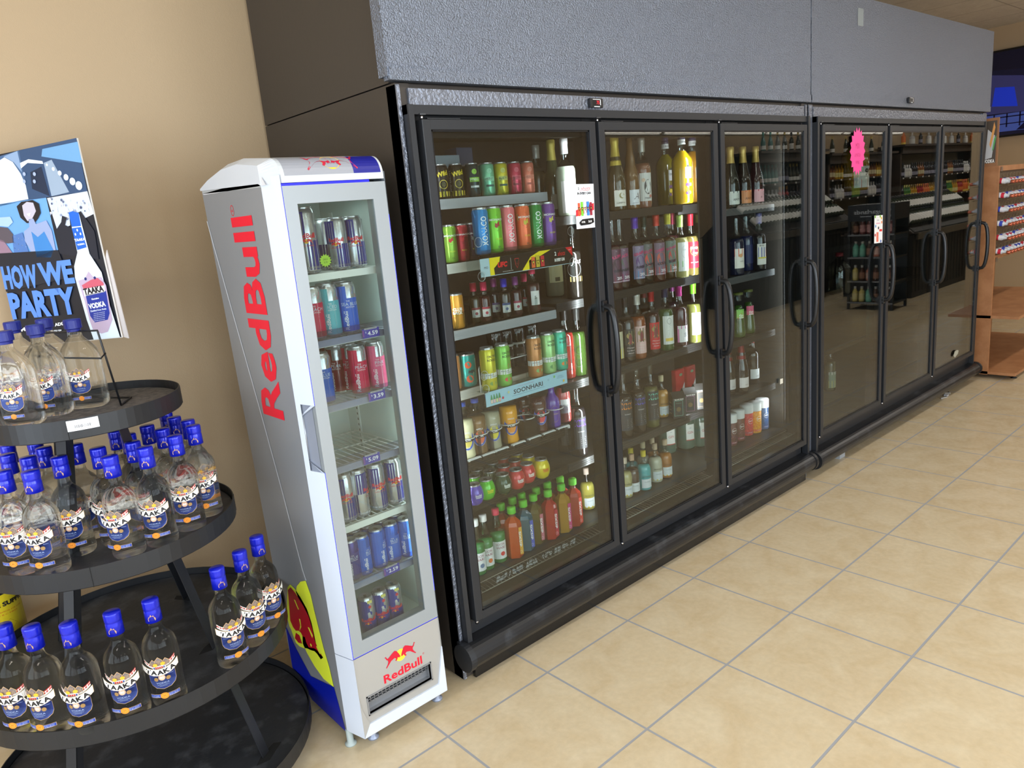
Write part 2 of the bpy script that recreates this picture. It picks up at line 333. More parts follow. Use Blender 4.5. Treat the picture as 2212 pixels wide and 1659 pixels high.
# ------------------------------------------------------------------ the two door coolers
paint = pm((136, 144, 160), .32, metal=.85, bump=(190, 1.0, .008), spec=.8)      # black stippled enamel
paint2 = pm((125, 130, 142), .34, metal=.6, bump=(85, .7, .010), spec=.7)
sidep = pm((60, 54, 49), .38, bump=(60, .08, .002))
framep = pm((36, 38, 42), .42); darkp = pm((10, 10, 11), .6); gask = pm((14, 14, 15), .7)
inner = pm((34, 31, 27), .55); chrome = pm((200, 200, 205), .2, metal=1); led = pm((235, 242, 255), .3, emit=4)
dust = pm((24, 25, 28), .36, noise=(9, (48, 50, 54), .55, .66))
YBODY, YD, YDB = .19, .15, .185      # body front, door front, door back
SHELVES = {}
def cooler(x0, x1, doors, label, cat, zbot, lit, side_gap):
    t = thing('display_cooler', label, cat, (0, 0, 0)); xend = -.002
    # carcass
    mb = MB()
    mb.box(x0, x0+.05, YBODY, 1.12, zbot, 2.06, sidep); mb.box(x1-.05, x1, YBODY, 1.12, zbot, 2.06, sidep)
    mb.box(x0+.05, x1-.05, 1.06, 1.12, zbot, 2.06, sidep); mb.box(x0+.05, x1-.05, YBODY+.01, 1.06, zbot, .17, sidep)
    mb.box(x0+.05, x1-.05, YBODY+.01, 1.06, 2.0, 2.06, sidep)
    mb.cyl((x0, .66, 1.83), (x0-.004, .66, 1.83), .022, sidep, 20)
    mb.build('cabinet', t)
    mb = MB()
    mb.box(x0, doors[0][0]-.045, YBODY-.006, YBODY+.05, zbot, 2.055, paint2); mb.box(doors[-1][1]+.045, x1, YBODY-.006, YBODY+.05, zbot, 2.055, paint2)
    mb.box(x0+.04, x1-.04, YBODY-.01, YBODY+.05, 1.995, 2.045, paint2)
    mb.build('face_panel', t)
    mb = MB(); mb.box(x0+.05, x1-.05, 1.04, 1.06, .2, 2.0, inner); mb.box(x0+.05, x0+.06, .24, 1.04, .2, 2.0, inner); mb.box(x1-.06, x1-.05, .24, 1.04, .2, 2.0, inner)
    mb.box(x0+.06, x1-.06, .24, 1.04, .2, .215, inner); mb.box(x0+.06, x1-.06, .24, 1.04, 1.985, 2.0, inner); mb.build('lining', t)
    # trim round the doors
    a, b = doors[0][0]-.042, doors[-1][1]+.042
    mb = MB(); mb.box(a, a+.02, YD+.005, YBODY+.01, .10, 1.994, framep); mb.box(b-.02, b, YD+.005, YBODY+.01, .10, 1.994, framep)
    mb.box(a, b, YD+.012, YBODY+.01, 1.966, 1.994, framep); mb.box(a+.02, b-.02, YBODY, YBODY+.03, .15, .226, framep)
    mb.box(a+.02, b-.02, YBODY+.004, YBODY+.03, 1.90, 1.966, darkp)
    for i in range(len(doors)-1): mb.box(doors[i][1]-.03, doors[i+1][0]+.03, YBODY+.002, YBODY+.05, .2, 1.97, darkp)
    mb.box(a+.02, a+.06, YBODY+.002, YBODY+.05, .2, 1.97, darkp); mb.box(b-.06, b-.02, YBODY+.002, YBODY+.05, .2, 1.97, darkp)
    mb.build('door_surround', t)
    # upper machine housing
    mb = MB(); mb.box(x0-.035 if not side_gap else x0, x1+(.02 if side_gap else .008), YBODY-.02, YBODY+.03, 2.075, 2.625 if side_gap else 2.9, paint)
    mb.box(x0-.03 if not side_gap else x0, x1+(.02 if side_gap else .008), YBODY-.024, YBODY+.01, 2.064, 2.10, paint); mb.build('header_panel', t)
    mb = MB(); mb.box(x0-.001, x1, YBODY+.03, 1.118, 2.064, 2.62 if side_gap else 2.9, sidep); mb.build('top_housing', t)
    # thermostat
    xt = onY(1283, 220, YBODY-.01).x if not side_gap else onY(1963, 219, YBODY-.02).x; zt = 2.02 if not side_gap else 2.105
    yt = YBODY-.012 if not side_gap else YBODY-.026
    mb = MB(); mb.box(xt-.036, xt+.036, yt-.012, yt, zt-.017, zt+.017, pm((30, 30, 32), .4), bev=.003); th = mb.build('thermostat', t)
    A = Art(); A.rect(-.022, .018, -.009, .011, (14, 12, 14)); A.up().rect(.018, .022, -.008, .012, (235, 235, 240)); A.rect(-.022, .02, .011, .013, (225, 225, 230)); A.rect(-.016, .016, -.015, -.012, (220, 225, 230))
    if not side_gap: A.up().text('75', .006, .001, .012, pm((230, 30, 50), .4, emit=1.5))
    A.build('readout', th, on_plane((xt, yt-.012, zt), (1, 0, 0), (0, 0, 1)))
    # doors
    for i, (d0, d1) in enumerate(doors):
        z0, z1, s, s2 = .232, 1.950, .033, .030
        mb = MB(); mb.box(d0, d0+s, YD, YDB, z0, z1, framep, bev=.003); mb.box(d1-s, d1, YD, YDB, z0, z1, framep, bev=.003)
        mb.box(d0+s-.002, d1-s+.002, YD, YDB, z1-s2, z1, framep); mb.box(d0+s-.002, d1-s+.002, YD, YDB, z0, z0+s2, framep)
        dr = mb.build('door', t)
        mb = MB(); g = .006
        for (p, q, r_, u_) in ((d0+s, d0+s+g, z0+s2, z1-s2), (d1-s-g, d1-s, z0+s2, z1-s2), (d0+s, d1-s, z0+s2, z0+s2+g), (d0+s, d1-s, z1-s2-g, z1-s2)): mb.box(p, q, YD+.004, YDB+.004, r_, u_, pm((24, 25, 28), .25))
        mb.build('gasket', dr)
        mb = MB(); mb.box(d0+s, d1-s, YD+.008, YD+.012, z0+s2, z1-s2, PANE); mb.build('glass_pane', dr)
        mb = MB(); xh = d1-.016; pts = [(xh, YD+.002, .912)]
        for j in range(15):
            th_ = -pi/2 + pi*j/14; pts.append((xh, YD - .012 - .050*cos(th_)**.55, 1.085 + .172*sin(th_)))
        pts.append((xh, YD+.002, 1.258))
        mb.tube(pts, [.014]+[.0125]*15+[.014], pm((22, 22, 24), .28), 10); mb.box(xh-.012, xh+.012, YD-.012, YD+.002, 1.235, 1.28, pm((22, 22, 24), .28), bev=.004); mb.box(xh-.012, xh+.012, YD-.012, YD+.002, .89, .935, pm((22, 22, 24), .28), bev=.004)
        mb.build('handle', dr)
        mb = MB(); mb.cyl((d0+.012, YD+.016, z1), (d0+.012, YD+.016, z1+.016), .005, chrome, 8); mb.box(d0+.0, d0+.022, YD+.006, YD+.03, z1+.014, z1+.018, pm((90, 92, 95), .4, metal=.8))
        mb.cyl((d0+.012, YD+.014, z0-.014), (d0+.012, YD+.014, z0), .007, chrome, 10); mb.box(d0+.03, d0+.16, YD+.012, YD+.02, z1+.003, z1+.006, pm((70, 72, 75), .4, metal=.8)); mb.build('hinge', dr)
    # bumper, kick plate, wire grille
    zc, rb, yc = (.118 if not side_gap else .105), .048, .155
    prof = [(yc + rb*cos(a_)*1.0, zc + rb*sin(a_)) for a_ in [R(d) for d in range(80, 281, 15)]]
    prof = [(YBODY, zc+rb+.004)] + [(p, q) for p, q in prof] + [(YBODY, zc-rb)]
    mb = MB(); mb.prism(prof, a-.025, b+(.035 if side_gap else .005), dust, 'x', smooth=False); mb.cyl((a-.03, yc, zc), (a-.005, yc, zc), rb+.004, pm((30, 32, 36), .45), 28, smooth=False); mb.cyl((b+(.015 if side_gap else -.01), yc, zc), (b+(.04 if side_gap else .012), yc, zc), rb+.004, pm((24, 26, 30), .45), 28, smooth=False)
    mb.build('bumper', t)
    mb = MB(); mb.box(a+.03 if not side_gap else a+.2, b-.01 if not side_gap else b-.3, .172, .188, .004 if not side_gap else .045, .085, pm((24, 23, 23), .22)); mb.build('kick_plate', t)
    for xc in ((x0+.1, x1-.1) if True else ()):
        for yy in (.26, 1.0):
            mb = MB(); mb.cyl((xc-.012, yy, .033), (xc+.012, yy, .033), .033, pm((18, 20, 28), .4), 18); mb.cyl((xc-.014, yy, .033), (xc+.014, yy, .033), .016, pm((170, 175, 180), .3, metal=.8), 14); mb.box(xc-.02, xc+.02, yy-.02, yy+.02, .05, zbot+.005, pm((120, 122, 125), .4, metal=.8)); mb.build('caster', t)
    for i, (d0, d1) in enumerate(doors):
        mb = MB(); wire = pm((150, 148, 140), .3, metal=.8)
        for k_ in range(38 if lit else 0):
            x = d0+.03 + k_*.0192; mb.cyl((x, .205, .292), (x, .262, .300), .0011, wire, 4)
        if lit:
            mb.cyl((d0+.02, .262, .300), (d1-.02, .262, .300), .002, wire, 5); mb.cyl((d0+.02, .208, .293), (d1-.02, .208, .293), .002, wire, 5); mb.build('wire_grille', t)
    if lit:
        for xm in (doors[0][0]+.028, doors[0][1]+.011, doors[1][1]+.011, doors[2][1]-.028):
            mb = MB(); mb.box(xm-.012, xm+.012, .236, .250, .35, 1.88, darkp); mb.add([(xm-.008, .2505, .36), (xm+.008, .2505, .36), (xm+.008, .2505, 1.87), (xm-.008, .2505, 1.87)], [(3, 2, 1, 0)], led); mb.box(xm-.012, xm-.010, .25, .268, .35, 1.88, darkp); mb.build('light_strip', t)
            area('cooler_light', (xm, .256, 1.12), (R(90), 0, 0), .03, 1.5, 11, (.93, .96, 1)).scale = (1, 1, 1)
    return t
D1 = [(.272, 1.064), (1.082, 1.872), (1.893, 2.682)]
D2 = [(2.846, 3.659), (3.697, 4.508), (4.541, 5.370)]
c1 = cooler(.215, 2.745, D1, 'tall black three door glass cooler full of drinks, nearest the silver fridge', 'display cooler', .012, True, False)
c2 = cooler(2.765, 5.50, D2, 'tall black three door glass cooler, nearly empty, with a pink starburst tag', 'display cooler', .085, False, True)
def shelf(t, x0, x1, z, y0=.295, rail=(58, 58, 60), rh=.032, railm=None, top=True, yback=1.03):
    mb = MB(); mb.box(x0, x1, y0+.004, yback, z-.012, z, pm((26, 25, 24), .4)); 
    m = railm or pm(rail, .3, metal=.5)
    mb.box(x0, x1, y0-.004, y0+.004, z-rh, z+.002, m)
    for q in (.25, .5, .75): mb.box(x0, x1, y0-.0055, y0-.003, z-rh+rh*q-.0012, z-rh+rh*q+.0012, m)
    return mb.build('shelf', t)
silver = pm((178, 184, 192), .35, metal=.3); whiter = pm((206, 206, 200), .4)
for z, m_ in ((1.71, silver), (1.49, whiter), (1.255, silver), (1.035, whiter), (.765, None), (.602, None)):
    shelf(c1, .268, .925, z, railm=m_, rail=(36, 35, 33))
shelf(c1, .268, 2.70, .300, rail=(40, 38, 35), rh=.05, y0=.272)
for z in (1.612, 1.277, .945, .600): shelf(c1, .93, 1.79, z, rail=(70, 70, 70)); shelf(c1, 1.80, 2.02, z-.004, y0=.33, rail=(48, 48, 50), rh=.04)
for z in (1.567, 1.226, .895, .590): shelf(c1, 2.03, 2.60, z, rail=(110, 112, 116) if z > 1 else (60, 60, 62))
for z in (1.58, 1.25, .92, .60): shelf(c2, 2.83, 5.42, z, rail=(18, 18, 19), y0=.42)
shelf(c2, 2.83, 5.42, .28, rail=(22, 22, 22), y0=.36)
# ------------------------------------------------------------------ slim silver energy drink fridge
FW0, FW1, FY, FZ0, FZS, FZD = -.2265, .1015, .130, .055, .339, 1.775       # door left/right, front plane, bottom, base split, door top
FL, FR, FC, FB = -.246, .121, .212, .60                                  # side planes, chamfer depth, back
rb_side = pm((150, 153, 158), .32, metal=.35); rb_white = pm((206, 214, 228), .35); rb_door = pm((150, 156, 160), .38, metal=.2); rb_blue = pm((10, 30, 150), .35)
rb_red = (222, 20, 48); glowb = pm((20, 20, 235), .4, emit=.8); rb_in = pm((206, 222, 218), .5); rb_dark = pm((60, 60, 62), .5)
t = rb = thing('drinks_fridge', 'slim silver fridge of energy drink cans with red lettering up its side', 'fridge', (0, 0, 0))
w_ = .012
mb = MB()   # cabinet shell: sides, back, floor, roof
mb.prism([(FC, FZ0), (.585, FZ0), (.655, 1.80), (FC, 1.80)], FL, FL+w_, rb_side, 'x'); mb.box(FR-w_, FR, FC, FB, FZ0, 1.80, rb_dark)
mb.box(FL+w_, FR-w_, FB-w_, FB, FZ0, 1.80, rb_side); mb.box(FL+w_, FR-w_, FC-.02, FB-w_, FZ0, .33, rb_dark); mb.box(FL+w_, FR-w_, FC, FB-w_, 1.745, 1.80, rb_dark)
mb.build('cabinet', t)
mb = MB()   # white chamfered strips beside the door
for sg, xi, xo in ((1, FW0, FL), (-1, FW1, FR)):
    poly = [(xi, FY), (xo, FC), (xo+sg*.008, FC), (xi, FY+.02)]
    if sg > 0:
        mb.prism(poly, FZS, .955, rb_white, 'z'); mb.prism(poly, 1.160, 1.80, rb_white, 'z'); mb.prism([(xo+.005, FC-.022), (xo, FC), (xo+.008, FC)], .955, 1.160, rb_white, 'z')
        mb.add([(xi, FY, .955), (xo+.005, FC-.022, .985), (xo+.009, FC-.01, .985), (xi, FY+.02, .955)], [(0, 1, 2, 3)], rb_white); mb.add([(xi, FY, 1.160), (xo+.005, FC-.022, 1.125), (xo+.009, FC-.01, 1.125), (xi, FY+.02, 1.160)], [(0, 1, 2, 3)], rb_white)
    else: mb.prism(poly, FZS, 1.80, rb_door, 'z')
mb.build('corner_trim', t)
mb = MB(); mb.prism([(FW0+.001, FY+.020), (FL+.007, FC-.002), (FL+.012, FC+.02), (FW0+.002, FY+.045)], .955, 1.160, pm((150, 156, 170), .3, metal=.3), 'z'); mb.cyl((FL+.011, FC-.012, .99), (FL+.011, FC-.012, 1.13), .006, pm((176, 180, 188), .3, metal=.4), 12); mb.build('handle', t)
# base with grille
mb = MB(); base = pm((168, 166, 162), .4, metal=.15); bh_ = pm((206, 214, 228), .35)
for sg, xi, xo in ((1, FW0, FL), (-1, FW1, FR)):
    mb.prism([(xi, FY), (xo, FC), (xo+sg*.01, FC+.0), (xi, FY+.05)], FZ0, FZS-.003, rb_white if sg > 0 else base, 'z')
x0, x1 = FW0, FW1; gx0, gx1, gz0, gz1 = -.196, .048, .128, .188
# front skin as a frame around the grille opening, bottom leaning lip
mb.box(x0, x1, FY+.004, FY+.014, gz1, FZS-.003, base); mb.box(x0, gx0, FY+.004, FY+.014, .09, gz1, base); mb.box(gx1, x1, FY+.004, FY+.014, .09, gz1, base); mb.box(gx0, gx1, FY+.004, FY+.014, .09, gz0, base)
mb.prism([(x0, .058), (x1, .058), (x1-.030, .098), (x0+.024, .098)], FY-.002, FY+.006, bh_, 'y'); mb.prism([(x1, .058), (x1, .058+.17), (x1-.006, .20), (x1-.030, .098)], FY-.002, FY+.006, bh_, 'y')
mb.prism([(x0, .058), (x0+.024, .098), (x0+.004, .16), (x0, .20)], FY-.001, FY+.006, base, 'y')
mb.box(x0, x1, FY, FY+.05, FZ0, .059, base); bs = mb.build('base_panel', t)
mb = MB(); gd = pm((18, 18, 20), .7)
mb.box(gx0, gx1, FY+.034, FY+.038, gz0, gz1, gd); gm = pm((150, 152, 156), .35, metal=.5)
mb.prism([(gx0, gz0), (gx1, gz0), (gx1, gz0+.022), (gx0, gz0+.022)], FY+.03, FY+.034, gm, 'y')
for r_ in range(5): mb.box(gx0, gx1, FY+.026, FY+.032, gz0+.024+r_*.0085, gz0+.026+r_*.0085, gm)
for c_ in range(17): 
    xx = gx0 + .007 + c_*.0145
    mb.box(xx-.0012, xx+.0012, FY+.026, FY+.032, gz0+.022, gz1, gm)
mb.box(gx0-.004, gx0, FY+.001, FY+.034, gz0-.004, gz1+.004, gm); mb.box(gx1, gx1+.004, FY+.001, FY+.034, gz0-.004, gz1+.004, gm); mb.box(gx0-.004, gx1+.004, FY+.001, FY+.034, gz1, gz1+.004, gm); mb.box(gx0-.004, gx1+.004, FY+.001, FY+.034, gz0-.004, gz0, gm)
mb.build('grille', t)
A = Art(); A.text('RedBull', -.055, .217, .030, rb_red, w=.150, bold=.025); cat_bulls(A, -.058, .272, .122, (240, 240, 60)); A.ring(.028, .236, .003, .0008, rb_red, 10)
A.build('logo', bs, on_plane((0, FY+.004, 0), (1, 0, 0), (0, 0, 1)))
# hood
def arc(n=8, r=.055): return [(FY + r*(1-cos(pi/2*i/n)), 1.848 - r + r*sin(pi/2*i/n)) for i in range(n+1)]
mb = MB(); front = [(FY, FZD+.004)] + arc() ; side = front + [(.35, 1.866), (.47, 1.862), (.585, 1.842), (.66, 1.822), (.66, 1.80), (FC+.01, 1.785)]
mb.prism(side, FW0+.004, FW1-.004, pm((196, 200, 204), .35), 'x', smooth=False)
hoodw = pm((200, 204, 210), .38)
for sg, xi, xo in ((1, FW0+.004, FL-.003), (-1, FW1-.004, FR+.003)):
    inn = [(y, z) for y, z in side]; out = [(max(y, FC-.004) if y < FC else y, z - .016 if z > 1.81 else z) for y, z in side]
    vs = [(xi, y, z) for y, z in inn] + [(xo, y, z) for y, z in out]; n = len(side)
    mb.add(vs, [(i, (i+1) % n, n+(i+1) % n, n+i) for i in range(n)], hoodw); mb.add(vs, [tuple(range(n, 2*n))], hoodw)
hd = mb.build('hood', t)
mb = MB(); mb.prism([(FC, 1.775), (.65, 1.79), (.65, 1.80), (.40, 1.83), (FC, 1.81)], FL-.001, FL+.002, pm((170, 172, 172), .4), 'x'); mb.build('side_cap', t)
A = Art(); arcl = [0]; pts = arc(10, .055); 
for i in range(1, len(pts)): arcl.append(arcl[-1] + math.dist(pts[i], pts[i-1]))
def onarc(u, v, d):
    v = max(0, min(v, arcl[-1]-1e-6)); i = max(j for j in range(len(arcl)-1) if arcl[j] <= v); f = (v-arcl[i])/(arcl[i+1]-arcl[i])
    y = pts[i][0]*(1-f)+pts[i+1][0]*f; z = pts[i][1]*(1-f)+pts[i+1][1]*f; a_ = pi/2*v/arcl[-1]
    return Vector((u, y - d*cos(a_), z + d*sin(a_)))
for q in range(8):
    v0, v1 = .004+q*.0095, .004+(q+1)*.0095
    A.rect(-.212, .0, v0, v1, (150, 152, 160)); A.rect(.0, .09, v0, v1, (20, 24, 130))
cat_bulls(A, -.062, .044, .165, (255, 205, 30), (190, 30, 60)); A.build('badge', hd, onarc)
# door frame with window
gl0, gl1, gb, gt = -.187+.0, .054, .389, 1.722
mb = MB(); da, db = FW0+.002, FW1-.002
for a_, b_, c_, d_ in ((da, gl0, FZS+.003, FZD-.004), (gl1, db, FZS+.003, FZD-.004), (gl0, gl1, gt, FZD-.004), (gl0, gl1, FZS+.003, gb)): mb.box(a_, b_, FY, FY+.036, c_, d_, rb_door)
dr = mb.build('door', t)
mb = MB(); mb.box(gl0, gl1, FY+.004, FY+.007, gb, gt, PANE); mb.build('glass_pane', dr)
mb = MB(); mb.box(da-.002, da, FY+.001, FY+.01, FZS, .955, glowb); mb.box(da-.002, da, FY+.001, FY+.01, 1.16, FZD, glowb); mb.box(db, db+.002, FY+.001, FY+.03, FZS+.1, FZD-.1, glowb); mb.box(da, db-.05, FY+.004, FY+.03, FZD-.003, FZD+.003, glowb); mb.box(da, db, FY+.004, FY+.03, FZS-.001, FZS+.002, glowb); mb.build('light_edge', dr)
# inside
mb = MB(); a_, b_ = -.222, .105
mb.box(a_-.004, a_, FC+.0, FB-.03, .34, 1.74, rb_in); mb.box(b_, b_+.004, FC, FB-.03, .34, 1.74, rb_in); mb.box(a_, b_, FB-.035, FB-.03, .34, 1.74, rb_in); mb.box(a_, b_, FC-.008, FB-.035, .335, .342, rb_in); mb.box(a_, b_, FC, FB-.035, 1.735, 1.74, rb_in)
mb.build('lining', t)
for yy in (.215, .49):
    mb = MB(); mb.box(b_-.004, b_, yy-.01, yy+.01, .42, 1.70, pm((225, 235, 232), .4)); 
    for k_ in range(62): mb.box(b_-.0048, b_-.004, yy-.003, yy+.003, .44+k_*.02, .448+k_*.02, pm((70, 78, 78), .6))
    mb.build('shelf_rail', t)
RBS = [.551, .745, .939, 1.133, 1.330, 1.524]
wirem = pm((232, 238, 236), .4); clearp = pane_mat((225, 228, 240), .08, .08)
for i, z in enumerate(RBS):
    mb = MB(); nb = 15
    for k_ in range(nb): x = a_+.004 + (b_-a_-.008)*k_/(nb-1); mb.cyl((x, .195, z-.002), (x, .53, z-.002), .0019, wirem, 5)
    for y in (.21, .37, .525): mb.cyl((a_, y, z-.005), (b_, y, z-.005), .0025, wirem, 6)
    mb.box(a_, b_, .186, .192, z-.020, z+.001, wirem); sh = mb.build('shelf', t)
    if i in (4, 3, 2, 0):
        mb = MB(); mb.box(a_, b_, .180, .183, z-.018, z+.030, clearp); mb.build('price_channel', sh)
    pr_ = {4: '4.59', 3: '3.59', 2: '5.09', 0: '2.59'}.get(i)
    if pr_:
        xc = {4: .016, 3: .008, 2: -.04, 0: -.022}[i]; A = Art(); A.rect(-.030, .030, -.014, .014, (62, 60, 165)); A.up().rect(-.022, .022, .011, .016, (170, 172, 178)); A.text(pr_, .006, -.001, .013, (240, 242, 250), w=.036, bold=.02); A.text('$', -.018, .003, .006, (240, 242, 250)); A.rect(-.030, -.024, -.010, .010, (120, 70, 150)); A.up().text('ALL 12 OZ CANS', 0, .0135, .0025, (60, 60, 60), w=.034)
        A.build('price_tag', sh, on_plane((xc, .1795, z-.002), (1, 0, 0), (0, 0, 1)))
for x, y in ((-.238, .215), (-.170, .186), (.092, .186), (-.20, .53), (.10, .53)):
    mb = MB(); mb.lathe([(.019, 0), (.019, .006), (.011, .010), (.011, FZ0+.002)], pm((150, 158, 178), .35, metal=.3) if x != -.238 else pm((170, 182, 180), .4), 16, Matrix.Translation((x, y, 0))); mb.build('foot', t)
# big lettering and bull on the left side: u runs towards the front, v up
P0 = (FL-.001, 0, 0)
A = Art()
A.poly([(-FC-.0, 1.774), (-FC-.0, .06), (-.56, .06), (-.61, 1.795)], (166, 168, 174)) if False else None
def sidefn(u, v, d): return Vector((FL - .0006 - d, u, v))
def S(u_, v_): p = onX(u_, v_, FL); return (p.y, p.z)
# fold line of the side film
A.poly([S(438, 419), S(566, 383), S(575, 400), S(441, 421)], (214, 214, 218))
# lettering runs upward; its foot points to the back. measured corners of the word
a0 = S(623, 909); 
zb_, zt_ = S(600, 900)[1], S(540, 466)[1]
yl, yr = S(553, 520)[0], S(505, 470)[0]
A.up().text('RedBull', (S(582,865)[0]+S(622,905)[0])/2-.0, 0, .1, rb_red) if False else None
yf, yb_ = S(545, 470)[0], S(500, 478)[0]                     # front / back edge of the lettering
zlo, zhi = S(605, 905)[1], S(520, 468)[1]
A2 = Art(); A2.text('RedBull', -(yf+yb_)/2, (zlo+zhi)/2, abs(yb_-yf)*1.0, rb_red, w=(zhi-zlo), bold=.025, rot=pi/2)
A2.ring(-S(502, 455)[0], S(502, 455)[1], .012, .002, rb_red, 20, ry=.016); A2.text('R', -S(502, 455)[0], S(502, 455)[1], .010, rb_red, rot=pi/2)
A2.build('side_lettering', t, lambda u, v, d: Vector((FL - .0006 - d, -u, v)))
LN = [(447, 478), (463, 536), (560, 880), (609, 1060), (653, 1230), (661, 1254)]
for p_, q_ in zip(LN[:-1], LN[1:]): A.poly([S(*p_), S(p_[0]+1.6, p_[1]), S(q_[0]+1.6, q_[1]), S(*q_)], (196, 200, 206))
FILM = LN + [(722, 1484), (748, 1580), (672, 1508), (631, 1438), (618, 1376)]
A.up().poly([S(*p) for p in ((618, 1352), (640, 1400), (672, 1460), (722, 1484), (748, 1580), (676, 1512), (632, 1440))], (0, 22, 150))
A.up().poly([S(*p) for p in ((661, 1254), (650, 1256), (642, 1266), (640, 1278), (652, 1310), (655, 1390), (664, 1410), (680, 1438), (700, 1466), (722, 1484), (712, 1440), (700, 1400), (690, 1360), (680, 1320), (672, 1285))], (226, 240, 60))
A.poly([S(*p) for p in ((622, 1268), (628, 1262), (638, 1272), (650, 1290), (664, 1315), (674, 1345), (680, 1372), (684, 1392), (692, 1408), (699, 1420), (694, 1424), (686, 1412), (680, 1406), (672, 1404), (664, 1400), (658, 1400), (648, 1396), (640, 1388), (634, 1372), (630, 1360), (626, 1352), (620, 1330))], (226, 240, 60))
A.up().poly([S(*p) for p in ((623, 1274), (629, 1268), (640, 1282), (656, 1308), (668, 1332), (676, 1360), (681, 1384), (689, 1402), (697, 1418), (686, 1404), (680, 1400), (668, 1398), (662, 1386), (660, 1376), (655, 1374), (651, 1366), (646, 1362), (640, 1362), (634, 1354), (628, 1340))], (176, 10, 36))
A.poly([S(*p) for p in ((640, 1366), (648, 1372), (654, 1390), (646, 1388), (638, 1378))], (176, 10, 36)); A.up().disc(S(673, 1393)[0], S(673, 1393)[1], .006, (226, 240, 60), 10)
A.poly([S(*p) for p in ((636, 1294), (639, 1296), (647, 1316), (645, 1316))], (226, 240, 60)); A.poly([S(*p) for p in ((647, 1336), (650, 1337), (652, 1354), (648, 1362), (650, 1350))], (226, 240, 60)); A.poly([S(*p) for p in ((666, 1354), (669, 1355), (677, 1372), (676, 1378))], (226, 240, 60))
A.poly([S(*p) for p in ((684, 1396), (686, 1395), (694, 1412), (692, 1412))], (226, 240, 60))
A.build('side_graphic', t, sidefn)
area('fridge_light', (-.06, .30, 1.725), (0, 0, 0), .2, .1, .35, (.85, 1, .97)); area('fridge_light', (.075, .19, 1.05), (R(90), 0, R(-20)), .02, 1.2, .55, (.85, 1, .97))
# ------------------------------------------------------------------ tiered round display rack with vodka bottles
RC = Vector((-.7145, .5570, 0)); TIERS = [(1.182, .2496), (.8155, .3422), (.438, .4407), (.0705, .4635)]; RIMH = .0536
rim_m = pm((27, 28, 31), .42, bump=(40, .06, .002)); slate = pm((36, 38, 42), .48, noise=(11, (74, 76, 80), .50, .74), bump=(60, .3, .002)); slate2 = pm((96, 92, 88), .6, noise=(60, (60, 58, 57), .4, .6)); legm = pm((30, 31, 35), .4)
rk = thing('display_rack', 'black four tier round metal display rack stocked with clear vodka bottles', 'display rack', (RC.x, RC.y, 0))
for i, (z, r) in enumerate(TIERS):
    mb = MB(); n = 72
    mb.lathe([(r-.004, z+.004), (r, z), (r+.0015, z+.002), (r+.0015, z+RIMH), (r-.0015, z+RIMH), (r-.0015, z+.012)], rim_m, n, caps=False, smooth=False)
    mb.lathe([(.001, z+.010), (r-.001, z+.010)], rim_m, n, caps=False); tr = mb.build('tray', rk)
    for a_ in ((R(-112), R(-18)) if i != 2 else (R(-35), R(70))):
        p = Vector((cos(a_), sin(a_), 0)); mb = MB(); mb.bar(p*(r+.0018)+Vector((0, 0, z)), p*(r+.0018)+Vector((0, 0, z+RIMH)), .0012, .0012, pm((5, 5, 5), .7)); mb.build('seam', tr)
    mb = MB(); m_ = slate2 if i == 0 else slate; mb.lathe([(.001, z+.012), (r-.006, z+.012), (r-.006, z+.030), (.001, z+.030)], m_, n, caps=False, smooth=False); mb.build('slate_deck', rk)
# four splayed angle legs
for a_ in (R(-55), R(-143), R(127), R(37)):
    mb = MB(); d = Vector((cos(a_), sin(a_), 0)); s_ = Vector((-sin(a_), cos(a_), 0))
    pts = [(.400, .0), (.375, .10), (.278, .452), (.180, .82), (.102, 1.19)]
    for j in range(len(pts)-1):
        p = d*pts[j][0] + Vector((0, 0, pts[j][1])); q = d*pts[j+1][0] + Vector((0, 0, pts[j+1][1]))
        if j in (1, 2, 3):
            zc = TIERS[3-j][0]+.031 if j > 0 else 0; p = p.lerp(q, max(0, (zc - p.z)/(q.z-p.z))) if False else p
        mb.bar(p + s_*.0, q, .032, .003, legm, up=d); mb.bar(p + s_*.0145 - d*.012, q + s_*.0145 - d*.012, .003, .026, legm, up=d)
    mb.build('leg', rk)
# cut-outs in the decks beside the legs
for (zz, rr, az) in ((.1010, .385, R(-55)), (.4685, .262, R(-55)), (.4685, .262, R(37)), (.4685, .262, R(-143))):
    A = Art(); A.poly([(-.05, -.012), (-.012, -.020), (.05, -.014), (.058, .010), (-.02, .016)], pm((4, 4, 5), .8)); A.up().rect(-.028, -.026, -.014, .012, (80, 80, 82)); A.rect(.018, .020, -.014, .010, (80, 80, 82))
    A.build('deck_slot', rk, on_plane((rr*cos(az), rr*sin(az), zz), (-sin(az), cos(az), 0), (cos(az), sin(az), 0)), **{})
